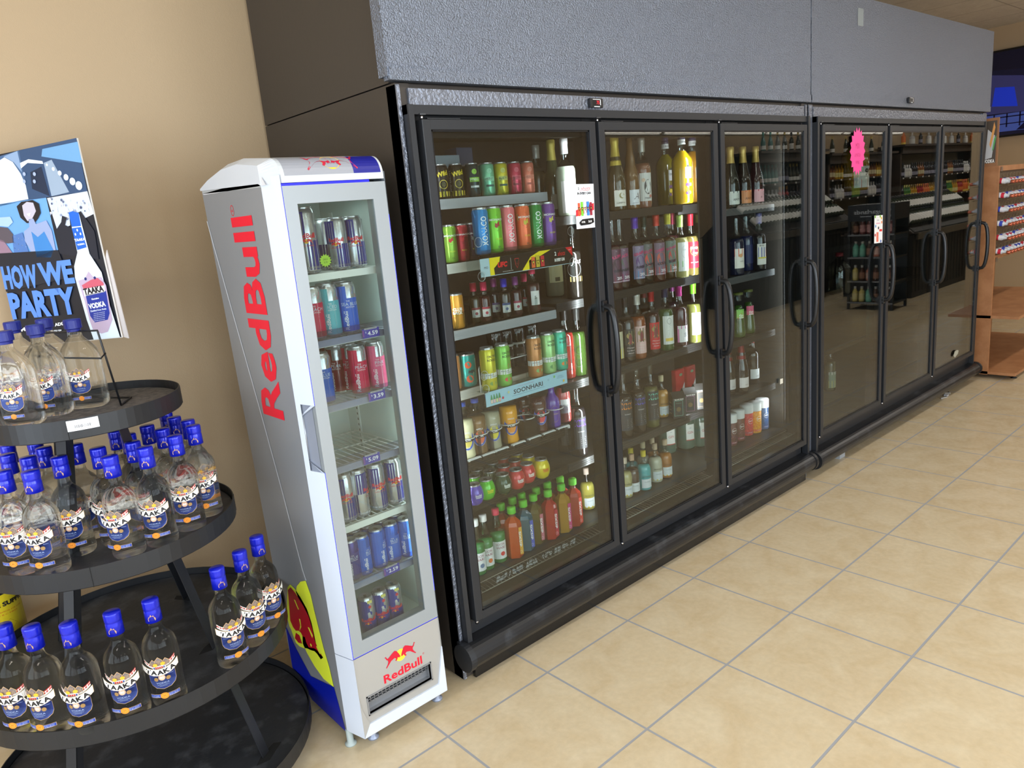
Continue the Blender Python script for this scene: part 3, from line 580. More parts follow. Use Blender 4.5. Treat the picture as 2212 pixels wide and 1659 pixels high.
# bottles ------------------------------------------------------------------
glass = pm((250, 253, 253), .0, trans=1., ior=1.30)
_nt = glass.node_tree; _b = _nt.nodes['Principled BSDF']; _t = _nt.nodes.new('ShaderNodeBsdfTransparent'); _mx = _nt.nodes.new('ShaderNodeMixShader'); _mx.inputs[0].default_value = .42
_t.inputs[0].default_value = (.97, .985, .985, 1); _nt.links.new(_b.outputs[0], _mx.inputs[1]); _nt.links.new(_t.outputs[0], _mx.inputs[2]); _nt.links.new(_mx.outputs[0], _nt.nodes['Material Output'].inputs[0]); capb = pm((16, 30, 190), .28, metal=.25, coat=.4); capb2 = pm((24, 34, 120), .4)
def vodka_label(A, s, flask=False):
    gold = (196, 164, 110); navy = (22, 48, 120); cream = (240, 236, 228); rd = (178, 46, 44); yel = (232, 172, 50)
    k = s
    def arcband(v0, v1, cv, u0, u1, c, n=12):
        for i in range(n):
            a = u0+(u1-u0)*i/n; b = u0+(u1-u0)*(i+1)/n; A.poly([(a*k, (v0+cv*a*a)*k), (b*k, (v0+cv*b*b)*k), (b*k, (v1+cv*b*b)*k), (a*k, (v1+cv*a*a)*k)], c)
    # shield
    A.poly([(-.0345*k, .103*k), (-.0345*k, .078*k), (-.030*k, .068*k), (-.018*k, .060*k), (0, .0565*k), (.018*k, .060*k), (.030*k, .068*k), (.0345*k, .078*k), (.0345*k, .103*k)], gold)
    A.up().poly([(-.0335*k, .103*k), (-.0335*k, .0785*k), (-.029*k, .069*k), (-.0175*k, .0612*k), (0, .0577*k), (.0175*k, .0612*k), (.029*k, .069*k), (.0335*k, .0785*k), (.0335*k, .103*k)], navy)
    A.up().disc(0, .0905*k, .0082*k, (214, 170, 140), 16); A.disc(-.0145*k, .0865*k, .0055*k, (150, 118, 70), 12); A.disc(.0145*k, .0865*k, .0055*k, (150, 118, 70), 12)
    A.up().text('80', 0, .0905*k, .0072*k, (245, 245, 245), bold=.02); A.text('VODKA', 0, .0755*k, .0042*k, (150, 170, 210), w=.031*k); A.text('Genuine', -.023*k, .0975*k, .0022*k, (150, 170, 220), w=.012*k, shear=.3); A.text('Distilled', .023*k, .0975*k, .0022*k, (150, 170, 220), w=.012*k, shear=.3)
    A.rect(-.014*k, .014*k, .0692*k, .0698*k, (150, 170, 210)); A.rect(-.009*k, .009*k, .0665*k, .0671*k, (150, 170, 210))
    # banner with flags and domes
    arcband(.116, .1275, 10, -.040, .040, cream); arcband(.122, .1262, 9, -.040, -.008, rd, 6); arcband(.122, .1262, 9, .008, .040, rd, 6); arcband(.1275, .1305, 9, .012, .040, rd, 5)
    for du, h_ in ((-.014, .1455), (0, .1515), (.015, .1465)):
        A.up().poly([((du-.008)*k, .127*k), ((du-.0085)*k, (h_-.010)*k), (du*k, h_*k), ((du+.0085)*k, (h_-.010)*k), ((du+.008)*k, .127*k)], (206, 168, 120)); A.up().poly([((du-.007)*k, .127*k), ((du-.0072)*k, (h_-.0105)*k), (du*k, (h_-.0018)*k), ((du+.0072)*k, (h_-.0105)*k), ((du+.007)*k, .127*k)], (120, 110, 110))
        for q in (-.004, -.0013, .0013, .004): A.up().poly([((du+q-.0003)*k, .127*k), ((du+q-.0003)*k, (h_-.009)*k), ((du+q+.0003)*k, (h_-.009)*k), ((du+q+.0003)*k, .127*k)], (206, 168, 120))
    A.up().disc(-.007*k, .1315*k, .0048*k, yel, 10); A.disc(.0085*k, .133*k, .0048*k, yel, 10)
    A.up().rect(-.013*k, .013*k, .1205*k, .1275*k, (232, 226, 214)); A.up()
    for q in (-.010, -.006, -.002, .002, .006, .010): A.rect((q-.0014)*k, (q+.0014)*k, .1215*k, .1262*k, rd if abs(q) < .008 else (30, 60, 140))
    arcband(.1000, .1195, 9, -.0415, .0415, gold); A.up(); arcband(.1008, .1187, 9, -.0405, .0405, (246, 243, 238))
    A.up()
    # TAAKA letters following the curve
    x = -.031
    for ch, wd in (('T', .0125), ('A', .0140), ('A', .0140), ('K', .0135), ('A', .0135)):
        cx = x + wd/2; A.text(ch, cx*k, (.1097 + 9*cx*cx)*k, .0132*k, (22, 20, 24), w=wd*.98*k, bold=.045, rot=18*cx*.55); x += wd*.93
    # ribbon and medal
    A.rect(-.032*k, .032*k, .0375*k, .0475*k, gold, 6); A.up().rect(-.0312*k, .0312*k, .0383*k, .0467*k, (20, 62, 160), 6)
    A.up().text('Perfect Quality', .0185*k, .0437*k, .0026*k, (225, 230, 245), w=.020*k, shear=.3); A.text('& Excellence', .0185*k, .0405*k, .0024*k, (225, 230, 245), w=.018*k, shear=.3); A.text('A Heritage', -.020*k, .0437*k, .0026*k, (225, 230, 245), w=.018*k, shear=.3); A.text('of Excellence', -.020*k, .0405*k, .0024*k, (225, 230, 245), w=.018*k, shear=.3)
    A.up().disc(0, .0425*k, .0088*k, (236, 150, 50), 18); A.up().ring(0, .0425*k, .0072*k, .0008*k, (190, 100, 30), 16); A.text('M', 0, .0425*k, .005*k, (190, 100, 30))
def vodka_round(name, H, r):
    t = thing(name, 'x', 'bottle'); s = H/.30; q = r/.054
    mb = MB(); mb.lathe([(.0, .004), (.030*q, .001), (.047*q, 0), (.0515*q, .004*s), (.0535*q, .014*s), (.0525*q, .024*s), (.0515*q, .034*s), (.0520*q, .06*s), (.0535*q, .12*s), (.054*q, .155*s), (.0525*q, .172*s), (.048*q, .186*s), (.040*q, .197*s), (.030*q, .206*s), (.0225*q, .214*s), (.0192*q, .224*s), (.0178*q, .238*s), (.0172*q, .262*s), (0, .262*s)], glass, 32, caps=False); mb.build('glass_body', t)
    mb = MB(); cs = s; mb.lathe([(.0178, .2385*cs), (.0208, .239*cs), (.0202, .270*cs), (.0196, .272*cs), (.0196, .276*cs), (.0206, .277*cs), (.0202, .280*cs), (.0208, .282*cs), (.0203, .285*cs), (.0208, .2875*cs), (.0204, .290*cs), (.0208, .2925*cs), (.0205, .297*cs), (.0195, .2995*cs), (0, .2998*cs)], capb, 28, caps=False); cp = mb.build('cap', t)
    A = Art(); A.poly([(-.0085, .246*s), (.0085, .246*s), (.0095, .252*s), (.006, .258*s), (.0045, .262*s), (.001, .259*s), (-.001, .265*s), (-.004, .259*s), (-.007, .258*s), (-.0095, .252*s)], pm((196, 160, 130), .35, metal=.5)); A.up(); A.text('TAAKA', 0, .2485*s, .0032, (20, 30, 120), w=.013); [A.rect(u_-.0004, u_+.0004, .252*s, .258*s, (20, 30, 150)) for u_ in (-.005, -.002, .002, .005)]
    A.build('emblem', cp, on_cyl(.0206, 0, -pi/2))
    A = Art(); vodka_label(A, s*1.02); A.build('label', t, on_cyl(.0524*q, .0, -pi/2, .011*q)); return t
def vodka_flask(name, H):
    t = thing(name, 'x', 'bottle'); s = H/.252
    mb = MB(); mb.lathe([(0, .004), (.034, .0), (.044, .002), (.050, .010), (.0515, .03), (.0515, .135), (.050, .150), (.044, .168), (.034, .184), (.024, .196), (.018, .204), (.0168, .212), (.0165, .232), (0, .232)], glass, 36, None, True, 1.0, .66, sq=2.2, caps=False)
    mb.build('plastic_body', t)
    mb = MB(); mb.lathe([(.0175, .219), (.0180, .224), (.0185, .226), (.0225, .228), (.0228, .250), (.0212, .2535), (0, .254)], capb2, 28, caps=False, smooth=False); mb.build('cap', t)
    A = Art(); A.up(); B_ = Art(); vodka_label(B_, .80); 
    r0 = .0515*.66
    def flat(u, v, d): return Vector((u, -(.0515*.66)*(max(0, 1-(abs(u)/.0515)**4.2))**(1/4.2)*1.0 - d, v))
    B_.build('label', t, flat); return t
VA = vodka_round('vodka_bottle', .2925, .0435); VB = vodka_round('vodka_bottle', .276, .0425); VC = vodka_flask('vodka_flask', .2477)
index_kids(); used = set()
def place(proto, loc, rz, label, group):
    if proto.name not in used:
        used.add(proto.name); proto.location = loc; proto.rotation_euler = (0, 0, rz); proto['label'] = label; proto['group'] = group; return proto
    return dup(proto, loc, rz, label, group)
# third tier down: large bottles, caps measured in the photograph
caps3 = [(5, 1350, -5), (66, 1352, -8), (146, 1345, -2), (240, 1321, 8), (323, 1294, 14), (467, 1226, 42), (516, 1190, 46), (553, 1158, 48)]
for i, (u, v, ro) in enumerate(caps3):
    p = onZ(u, v, .4682+.2925)
    if i < 5: lab = 'large clear vodka bottle, blue cap, %s of five in the left group on third tier' % ['leftmost', 'second', 'middle', 'fourth', 'rightmost'][i]
    else: lab = 'large clear vodka bottle, blue cap, %s of three at right end of third tier' % ['front', 'middle', 'rear'][i-5]
    place(VA, (p.x, p.y, .4684), R(-38+ro*.9), lab, 'large vodka bottles on the third tier')
caps2 = [(7.6,1017),(62,1017),(126,986),(236,985),(311,966),(376,941),(416,919),(23,978),(64,984),(27,960),(64,962),(94,965),(145,961),(210,967),(285,954),(272,936),(252,931),(177,952),(316,919),(349,926),(376,901),(403,907),(357,892),(338,902)]
pos2 = [onZ(u, v, .8457+.276) for u, v in caps2]
keep = []
for p in pos2:
    if all((p-q).length > .055 for q in keep): keep.append(p)
pos2 = keep
for it in range(60):
    for i_, p in enumerate(pos2):
        for j_, q in enumerate(pos2):
            if i_ != j_ and 1e-5 < (p-q).length < .0862: m_ = (p-q).normalized()*(.0864-(p-q).length)*.5; p += m_; q -= m_
        dc = Vector((p.x-RC.x, p.y-RC.y, 0))
        if dc.length > .2925: p -= dc.normalized()*(dc.length-.2925)
names2 = ['front row, far left', 'front row, second from left', 'beside left leg, third from left', 'front row, centre', 'front row, just right of centre', 'front row, third from right end', 'front row, at right end']
for i, p in enumerate(pos2):
    lab = ('clear vodka bottle with blue cap on second tier, ' + names2[i]) if i < 7 else 'clear vodka bottle with blue cap packed behind the front row of the second tier'
    place(VB, (p.x, p.y, .8459), R(-32 + random.uniform(-14, 14) + (max(0, (p.x+.62))*150)), lab, 'vodka bottles on the second tier, front row' if i < 7 else 'vodka bottles packed behind the front row of the second tier')
for i, ((u, v), nm) in enumerate([((155, 694), 'front right'), ((75, 706), 'front middle'), ((6, 720), 'front left'), ((78, 699), 'rear middle'), ((16, 704), 'rear left')]):
    p = onZ(u, v, 1.2122+.2477)
    if i == 3: p = p + Vector((.03, .062, 0))
    if i == 4: p = p + Vector((.02, .065, 0))
    place(VC, (p.x, p.y, 1.2124), R(-34), 'clear plastic vodka flask with wide navy cap, %s of the five on top tier' % nm, 'vodka flasks on the top tier')
# wire easel and cardboard poster
A_ = onZ(262, 877, 1.2122); wm = pm((22, 23, 26), .35)
es = thing('sign_holder', 'black wire sign holder standing behind the flasks on the top tier', 'sign holder', (0, 0, 0))
Ue = Vector((.505, -.862, .0)).normalized()
f0 = Vector((A_.x, A_.y, 1.2155)); bk = f0 + Vector((.02, .06, 0))
mb = MB(); top = onX(212, 712, f0.x-.012); mid = onX(232, 785, f0.x)
r_ = .0028
p_top = f0 + Vector((-.015, .02, .215)); p_bar = f0 + Vector((-.009, .012, .15)); back = f0 - Ue*.24
mb.tube([f0, f0.lerp(p_top, .98), p_top, p_top - Ue*.015, p_top - Ue*.24, p_top - Ue*.242 - Vector((0, 0, .005)), back], r_, wm, 8)
mb.tube([f0, f0 + Vector((.05, .085, 0)), back + Vector((.05, .085, 0)), back], r_, wm, 8); mb.tube([p_bar + Vector((.0, 0, 0)), p_bar + Vector((-.02, -.03, -.008)), p_bar + Vector((-.02, -.03, .0)) - Ue*.23, p_bar - Ue*.24], r_*.9, wm, 8)
mb.build('wire_frame', es)
BRp = Vector((-.551, .703, 1.38)); Up = Vector((.505, -.862, .042)).normalized(); Vp = Vector((-.005, .046, .999)).normalized(); Vp = (Vp - Up*Vp.dot(Up)).normalized(); Np = Up.cross(Vp)
def PP(u, v):
    d = ray(u, v); tt = (BRp - CAM_LOC).dot(Np)/d.dot(Np); q = CAM_LOC + d*tt - BRp; return (max(-.4245, q.dot(Up)), q.dot(Vp))
po = thing('poster', 'tall cardboard advertising poster with party photos, blue slogan and a painted bottle', 'poster', (0, 0, 0))
mb = MB(); Tm = Matrix((( Up.x, Np.x, Vp.x, BRp.x), (Up.y, Np.y, Vp.y, BRp.y), (Up.z, Np.z, Vp.z, BRp.z), (0, 0, 0, 1)))
mb.box(-.425, 0, -.006, -.0005, -.002, .592, pm((225, 222, 218), .6), Tm); mb.build('board', po)
mb = MB(); mb.prism([PP(225, 540), PP(273, 732), PP(262, 729), PP(222, 560)], -.012, -.009, pm((200, 192, 190), .6), 'y', Tm); mb.build('backing_card', po)
A = Art(); Q = lambda pts, c: A.poly([PP(*p) for p in pts], c)
fpo = on_plane(BRp, Up, Vp)
A.rect(-.425, 0, 0, .592, (24, 26, 36))
A.up(); Q([(-60, 355), (41, 325), (62, 432), (-60, 458)], (70, 100, 140)); Q([(41, 325), (165, 298), (189, 413), (62, 432)], (50, 76, 112)); Q([(-60, 450), (100, 427), (128, 548), (-60, 570)], (110, 165, 225)); Q([(102, 428), (189, 413), (203, 462), (125, 500)], (205, 215, 235))
A.up(); Q([(-30, 365), (10, 340), (28, 350), (45, 375), (56, 400), (62, 430), (30, 436), (-30, 446)], (228, 236, 246)); Q([(8, 338), (38, 326), (48, 372), (30, 350)], (140, 165, 200))
Q([(92, 322), (168, 306), (178, 352), (90, 338)], (110, 160, 205)); Q([(95, 352), (112, 345), (150, 415), (112, 424)], (150, 168, 190)); Q([(44, 352), (62, 344), (92, 348), (94, 354), (60, 352), (46, 364)], (225, 235, 245)); Q([(66, 372), (90, 360), (108, 424), (70, 408)], (24, 40, 66))
for i in range(6): A.up().disc(*PP(102+i*14, 356+i*9), .004+.0018*i, (215, 232, 248), 12)
for i in range(4): A.disc(*PP(54+(i % 2)*22, 376+(i//2)*16), .006, (165, 180, 210), 10)
# crowd
for i in range(46):
    u_ = random.uniform(106, 196); v_ = random.uniform(425, 475); A.disc(*PP(u_, v_), random.uniform(.002, .005), random.choice([(250, 250, 252), (150, 160, 190), (90, 100, 130), (235, 238, 245)]), 7)
A.up(); Q([(122, 498), (134, 480), (136, 466), (146, 470), (142, 486), (154, 492), (152, 470), (176, 456), (206, 500), (215, 560), (130, 548)], (26, 30, 44))
# couple on the beach
Q([(-30, 484), (-4, 470), (24, 468), (30, 480), (20, 490), (0, 488)], (170, 200, 225)); Q([(-20, 488), (18, 492), (30, 506), (32, 524), (18, 526), (0, 520)], (88, 80, 90)); Q([(-30, 515), (10, 520), (30, 548), (34, 570), (-40, 575)], (150, 120, 140)); Q([(28, 510), (50, 502), (68, 556), (34, 562)], (80, 120, 185))
for i in range(10): A.disc(*PP(34+(i % 4)*8, 512+(i//4)*12+(i % 4)*3), .0022, (150, 175, 215), 6)
A.up(); Q([(38, 446), (48, 436), (72, 432), (86, 440), (90, 460), (84, 472), (78, 480), (60, 482), (46, 470)], (26, 22, 30)); A.up(); Q([(50, 444), (60, 436), (74, 438), (80, 456), (72, 472), (62, 478), (54, 466)], (196, 190, 205)); Q([(64, 474), (74, 472), (80, 484), (102, 476), (114, 498), (124, 548), (80, 562), (56, 520), (54, 500), (66, 490)], (150, 165, 205)); A.up(); Q([(70, 500), (84, 512), (98, 500), (118, 540), (112, 556), (82, 556)], (60, 130, 200)); Q([(60, 462), (68, 460), (66, 468)], (250, 250, 250))
Q([(-60, 556), (128, 540), (150, 600), (-60, 640)], (26, 30, 42))
# slogan
def word(tx, c0, c1, h0, h1, col):
    """c0 left-centre, c1 right-centre pixel; heights in px"""
    a, b = Vector(PP(*c0)), Vector(PP(*c1)); m = (a+b)/2; A.text(tx, m.x, m.y, abs(PP(c0[0], c0[1]-h0/2)[1]-PP(c0[0], c0[1]+h0/2)[1]), col, w=(b-a).length, bold=.05, rot=math.atan2(b.y-a.y, b.x-a.x))
A.up(); word('HOW', (-10, 603), (83, 596), 52, 52, (92, 140, 225)); word('WE', (87, 594), (160, 586), 52, 52, (92, 140, 225)); word('PARTY', (4, 664), (166, 648), 58, 58, (92, 140, 225)); word('JUST ADD MU', (98, 706), (160, 696), 9, 9, (235, 238, 242)); word('MI', (48, 712), (60, 710), 8, 8, (235, 238, 242)); word('1959', (104, 716), (136, 713), 4, 4, (200, 205, 212))
# painted bottle
A.up(); Q([(151, 459), (160, 456), (173, 460), (194, 540), (196, 548), (222, 588), (240, 660), (262, 728), (205, 733), (190, 690), (165, 600), (163, 575), (170, 545)], (222, 236, 250)); A.up(); Q([(151, 459), (160, 456), (173, 460), (178, 488), (158, 490)], (30, 100, 205)); Q([(158, 493), (178, 490), (190, 534), (170, 540)], (30, 100, 205))
A.up(); word('TAAKA', (164, 519), (187, 516), 6, 6, (235, 240, 250)); word('VODKA', (170, 529), (186, 526), 4, 4, (235, 240, 250))
for q in ((170, 497), (166, 506), (177, 505)): A.disc(*PP(*q), .003, (230, 240, 250), 8, ry=.0042)
Q([(172, 606), (186, 602), (194, 586), (206, 600), (222, 598), (232, 616), (246, 690), (236, 716), (222, 720), (204, 712), (196, 690), (186, 650), (178, 626)], (190, 170, 196)); A.up(); Q([(188, 636), (232, 628), (240, 676), (236, 690), (208, 696), (198, 682)], (30, 50, 150)); Q([(182, 622), (228, 614), (230, 630), (186, 640)], (250, 250, 250))
A.up(); Q([(180, 616), (200, 604), (214, 600), (226, 610), (228, 616), (184, 624)], (200, 90, 110)); A.disc(*PP(188, 602), .005, (30, 40, 110), 8); A.disc(*PP(208, 600), .005, (30, 40, 110), 8); A.up(); word('TAAKA', (184, 630), (227, 622), 14, 14, (20, 18, 30)); word('VODKA', (195, 662), (231, 655), 12, 12, (240, 244, 250)); word('Genuine', (201, 646), (217, 643), 4, 4, (230, 235, 245)); word('Distilled from Grain', (199, 672), (233, 666), 4, 4, (200, 210, 235))
for i in range(5): word('PRODUCED AND BOTTLED', (206, 677+i*4), (230, 673+i*4), 1.6, 1.6, (190, 200, 230))
A.build('print', po, fpo)
# price label on the top rim
rr = TIERS[0][1]+.002
pa, pb = onZ(147, 905, 1.2325), onZ(206, 893, 1.2325); a0 = math.atan2(pa.y-RC.y, pa.x-RC.x); a1 = math.atan2(pb.y-RC.y, pb.x-RC.x); am = (a0+a1)/2; wd = abs(a1-a0)*rr
A = Art(); A.rect(-wd/2, wd/2, -.014, .014, (228, 228, 232), 5); A.up(); A.text('TAAKA VODKA 80 PROOF', -wd*.2, .006, .0022, (90, 90, 95), w=.026)
for i in range(22): A.rect(-wd*.28+i*wd*.025, -wd*.28+i*wd*.025+random.choice([.0005, .0009]), -.007, .001, (60, 60, 64))
o = A.build('shelf_label', None, on_cyl(rr, 0, am)); o.location = (RC.x, RC.y, 1.2185)
mb = MB(); tagthing(o, 'small white barcode label stuck on the rim of the top tier', 'label')
# fire extinguisher behind the rack
ex = onY(2, 1330, 1.06); t = thing('fire_extinguisher', 'yellow fire extinguisher with black lettering, half hidden behind the display rack', 'fire extinguisher', (ex.x, 1.04, 0))
zb = onY(30, 1368, 1.04).z-.02; yl = pm((214, 192, 40), .35)
mb = MB(); mb.lathe([(.055, 0), (.064, .01), (.064, .03)], pm((160, 24, 40), .35), 28, caps=True); mb.lathe([(.064, .03), (.064, .30), (.055, .335), (.03, .36), (.015, .37)], yl, 28); mb.build('cylinder', t)
mb = MB(); mb.cyl((0, 0, .37), (0, 0, .41), .013, pm((60, 60, 62), .4, metal=.8), 12); mb.bar((-.01, 0, .41), (.07, 0, .44), .02, .008, BLACK); mb.bar((-.01, 0, .395), (.07, 0, .40), .02, .008, BLACK); mb.tube([(0, 0, .395), (-.05, 0, .39), (-.075, 0, .33), (-.078, 0, .1)], .008, BLACK); mb.build('valve', t)
A = Art()
for i in range(10): A.poly([(-.07+i*.014, .178+.03*((i/10)-.5)**2*4*.3+i*.002), (-.07+(i+1)*.014, .178+i*.002+.002), (-.07+(i+1)*.014, .190+i*.002+.002), (-.07+i*.014, .190+i*.002)], (16, 14, 12))
A.text('FIRE SUPPR', .0, .155, .016, (20, 18, 14), w=.12, bold=.05); A.text('DRY CHEMICAL FOR CLASS', 0, .13, .004, (190, 60, 30), w=.1); A.text('A B C FIRES', 0, .12, .004, (190, 60, 30), w=.06); A.ring(0, .08, .02, .001, (120, 100, 30), 4); A.disc(-.03, .22, .02, (240, 240, 240), 16)
A.build('label', t, on_cyl(.0642, 0, R(-75))); t.location.z = max(0, zb)
mb = MB(); mb.box(-.02, .02, .06, YB-1.04, .2, .24, pm((60, 60, 60), .4)); mb.build('wall_bracket', t)
# ------------------------------------------------------------------ drink containers
alu = pm((196, 198, 202), .28, metal=.85); alu2 = pm((120, 122, 126), .35, metal=.85)
ROT0 = R(-24)          # fronts turn a little towards the aisle's left end
def tint(c, tr=.0): return pm(c, .10, trans=tr, ior=1.36, coat=.6) if tr else pm(c, .12, coat=.8)
NECK = pane_mat((214, 222, 220), .10, .02)
def can(name, label, cat, group, p, r, h, col, art=None, rz=ROT0, lid=None, metal=.35, sleek=True):
    t = thing(name, label, cat, p, rz, group)
    rl = r*.80 if sleek else r*.9
    mb = MB(); m = col if not isinstance(col, tuple) else pm(col, .26, metal=metal)
    mb.lathe([(rl*.95, 0), (r*.93, h*.02), (r, h*.055), (r, h*.90), (rl+ (r-rl)*.4, h*.955)], m, 24, caps=False); mb.lathe([(0, 0), (rl*.95, 0)], alu, 24, caps=False); mb.build('body', t)
    mb = MB(); mb.lathe([(rl+(r-rl)*.4, h*.955), (rl, h*.985), (rl*1.03, h*.992), (rl*1.03, h), (rl*.94, h), (rl*.90, h*.978), (0, h*.978)], lid or alu, 24, caps=False)
    mb.box(-rl*.22, rl*.22, -rl*.35, rl*.45, h*.979, h*.984, alu2); mb.build('lid', t)
    if art: A = Art(); art(A, r, h); A.build('label', t, on_cyl(r, 0, -pi/2))
    return t
def revolve_bottle(name, label, cat, group, p, prof, col, neck_z=None, cap=None, art=None, rz=ROT0, tr=0., n=24, rl=None, sq=0, sx=1, sy=1, neckm=None, capm=None, capsm=True, lz=0):
    """prof bottom to top; col fills below neck_z; cap = (list of r,z)"""
    t = thing(name, label, cat, p, rz, group)
    body = tint(col, tr) if isinstance(col, tuple) else col
    nz = neck_z if neck_z else prof[-1][1]
    lo = [q for q in prof if q[1] <= nz]; hi = [q for q in prof if q[1] >= nz]
    mb = MB(); mb.lathe([(0, .001)] + lo + [(0, lo[-1][1])], body, n, None, True, sx, sy, sq, caps=False)
    if sq: pass
    mb.build('glass_body', t)
    if len(hi) > 1: mb = MB(); mb.lathe(hi, neckm or NECK, n, None, True, sx, sy, sq if hi[0][0] > .02 else 0, caps=False); mb.build('neck', t)
    if cap: mb = MB(); mb.lathe(cap + [(0, cap[-1][1])], capm or BLACK, 20, caps=False, smooth=capsm); mb.build('cap', t)
    if art:
        A = Art(); art(A); r_ = rl or max(q[0] for q in prof)
        if sq: A.build('label', t, lambda u, v, d: Vector((u, -(r_*sy) - d - .0006, v)))
        else: A.build('label', t, on_cyl(r_, 0, -pi/2))
    return t
def P_bord(H, r, nr=.0135): s = H/.30; return [(r*.96, 0), (r, .006), (r, .165*s), (r*.97, .178*s), (r*.85, .193*s), (r*.6, .207*s), (nr*1.25, .218*s), (nr*1.02, .23*s), (nr, .285*s), (nr, H)]
def P_champ(H, r, nr=.0135): s = H/.30; return [(r*.96, 0), (r, .006), (r, .115*s), (r*.96, .135*s), (r*.82, .165*s), (r*.62, .19*s), (nr*1.6, .215*s), (nr*1.15, .24*s), (nr, .27*s), (nr, H)]
def P_otr(H, r, nr=.010): return [(r*.95, 0), (r, .005), (r, H*.55), (r*.93, H*.62), (r*.75, H*.68), (r*.45, H*.72), (nr*1.2, H*.745), (nr, H*.78), (nr, H)]
def P_mix(H, r, nr=.013): return [(r*.93, 0), (r, .008), (r*.94, H*.12), (r*.92, H*.3), (r, H*.44), (r*1.02, H*.56), (r*.93, H*.68), (r*.7, H*.80), (nr*1.35, H*.90), (nr, H*.94), (nr, H)]
def P_hour(H, r): return [(r*.92, 0), (r, .008), (r, H*.12), (r*.86, H*.35), (r*.66, H*.58), (r*.50, H*.72), (r*.46, H*.82), (r*.52, H*.9), (r*.62, H*.97), (r*.64, H)]
def P_soju(H, r, nr=.012): return [(r*.93, 0), (r, .006), (r, H*.48), (r*.92, H*.56), (r*.6, H*.66), (nr*1.25, H*.76), (nr, H*.84), (nr, H)]
def capsule(nr, z0, z1): return [(nr*1.12, z0), (nr*1.12, z1-.022), (nr*1.2, z1-.020), (nr*1.2, z1-.002), (nr*1.1, z1)]
def lab(w, v0, v1, c, *more):
    def f(A):
        A.rect(-w/2, w/2, v0, v1, c, 6)
        for m in more: A.up(); m(A)
    return f
def tx(s, u, v, h, c, **k): return lambda A: A.text(s, u, v, h, c, **k)
def rc(u0, u1, v0, v1, c): return lambda A: A.rect(u0, u1, v0, v1, c, 3)
def dc(u, v, r, c, **k): return lambda A: A.disc(u, v, r, c, **k)
# ---- energy drink cans
RB_BLUE = (16, 34, 130); RB_SIL = (196, 200, 204)
def rb_classic(A, r, h, turn=0.):
    w = 2*pi*r; A.L = 0
    n = 8
    for k in (-1, 0, 1):   # alternating trapezoids, wrapped
        c0 = k*w/2 + turn
        for i in range(4):
            a, b = c0 - w/4 + i*w/16, c0 - w/4 + (i+1)*w/16; A.poly([(a, h*.50), (b, h*.50), (b*1.0, h*.93), (a, h*.93)], RB_BLUE)
            a, b = c0 + i*w/16, c0 + (i+1)*w/16; A.poly([(a, h*.06), (b, h*.06), (b, h*.50), (a, h*.50)], RB_BLUE)
    A.rect(-w/2, w/2, h*.075, h*.11, (176, 180, 188), 16)
    A.up().text('RedBull', 0+turn*.0, h*.575, h*.075, (222, 30, 60), w=r*1.7, bold=.03); cat_bulls(A, 0, h*.49, r*1.15, (250, 200, 40), (215, 40, 60)); A.text('ENERGY DRINK', 0, h*.425, h*.022, (200, 60, 80), w=r*1.3)
def rb_edition(c, name):
    def f(A, r, h):
        w = 2*pi*r; A.rect(-w/2, w/2, h*.06, h*.70, c, 18); A.rect(-w/2, 0, h*.70, h*.93, c, 9)
        A.poly([(r*.0, h*.70), (r*.7, h*.78), (r*.9, h*.90), (r*.4, h*.86)], c); A.poly([(r*.5, h*.70), (r*1.2, h*.70), (r*1.1, h*.77)], (170, 60, 70))
        A.up().text('THE', r*.1, h*.645, h*.028, (235, 235, 240)); A.text(name, r*.35, h*.585, h*.062, (205, 220, 235), bold=-.0); A.text('EDITION', r*.3, h*.525, h*.030, (235, 235, 240)); A.text('RedBull', -r*.25, h*.27, r*.42, (238, 240, 244), w=h*.36, rot=pi/2, bold=.02)
    return f
rbsil = pm(RB_SIL, .24, metal=.75)
# ------------------------------------------------------------------ cans in the silver fridge
G = 'energy drink cans in the silver fridge'
def rbcan(u, v, z, y, r, h, art, col, label, rz=ROT0, top=False):
    if top: p = onZ(u, v, z+h); x, y = p.x, p.y
    else: x = atU(u, y, z)
    x = max(-.219+r, min(.103-r, x)); y = max(.196+r, y)
    return can('energy_drink_can', label, 'can', G, (x, y, z+.0015), r, h, col, art, rz, metal=.5)
SH = {k: z for k, z in enumerate([.342] + RBS)}
rbcan(671, 582, SH[6], .235, .0335, .19, rb_classic, rbsil, 'tallest blue and silver energy can, left on the top fridge shelf')
for i, (u, y) in enumerate(((739, .235), (774, .24))): rbcan(u, 570, SH[6], y, .0285, .155, rb_classic, rbsil, 'blue and silver energy can, %s on top fridge shelf' % ('left of the right hand pair', 'rightmost')[i], ROT0 - (.35 if i == 0 else 0))
for i, (u, y) in enumerate(((712, .32), (745, .33))): rbcan(u, 570, SH[6], y, .0285, .155, rb_classic, rbsil, 'blue energy can standing behind, %s in rear of top fridge shelf' % ('left', 'right')[i], 1.2)
EDC = {'PEACH': (200, 24, 78), 'ICED': (84, 180, 196), 'SEA BLUE': (22, 92, 205), 'PINK': (226, 96, 140), 'BLUE': (28, 96, 200), 'DARK': (120, 14, 40), 'INDIGO': (50, 44, 130)}
for u, nm, d in ((687, 'PEACH', 'red peach'), (721, 'ICED', 'pale teal iced'), (759, 'SEA BLUE', 'sea blue')):
    rbcan(u, 725, SH[5], .228, .0285, .156, rb_edition(EDC[nm], nm), rbsil, '%s energy can with silver shoulder on second fridge shelf from the top' % d, ROT0-.1)
for u in (712, 745): rbcan(u, 725, SH[5], .31, .0285, .156, rb_edition(EDC['ICED'], 'ICED'), rbsil, 'energy can in the rear row of second fridge shelf, %s one' % ('left' if u == 712 else 'right'), .8)
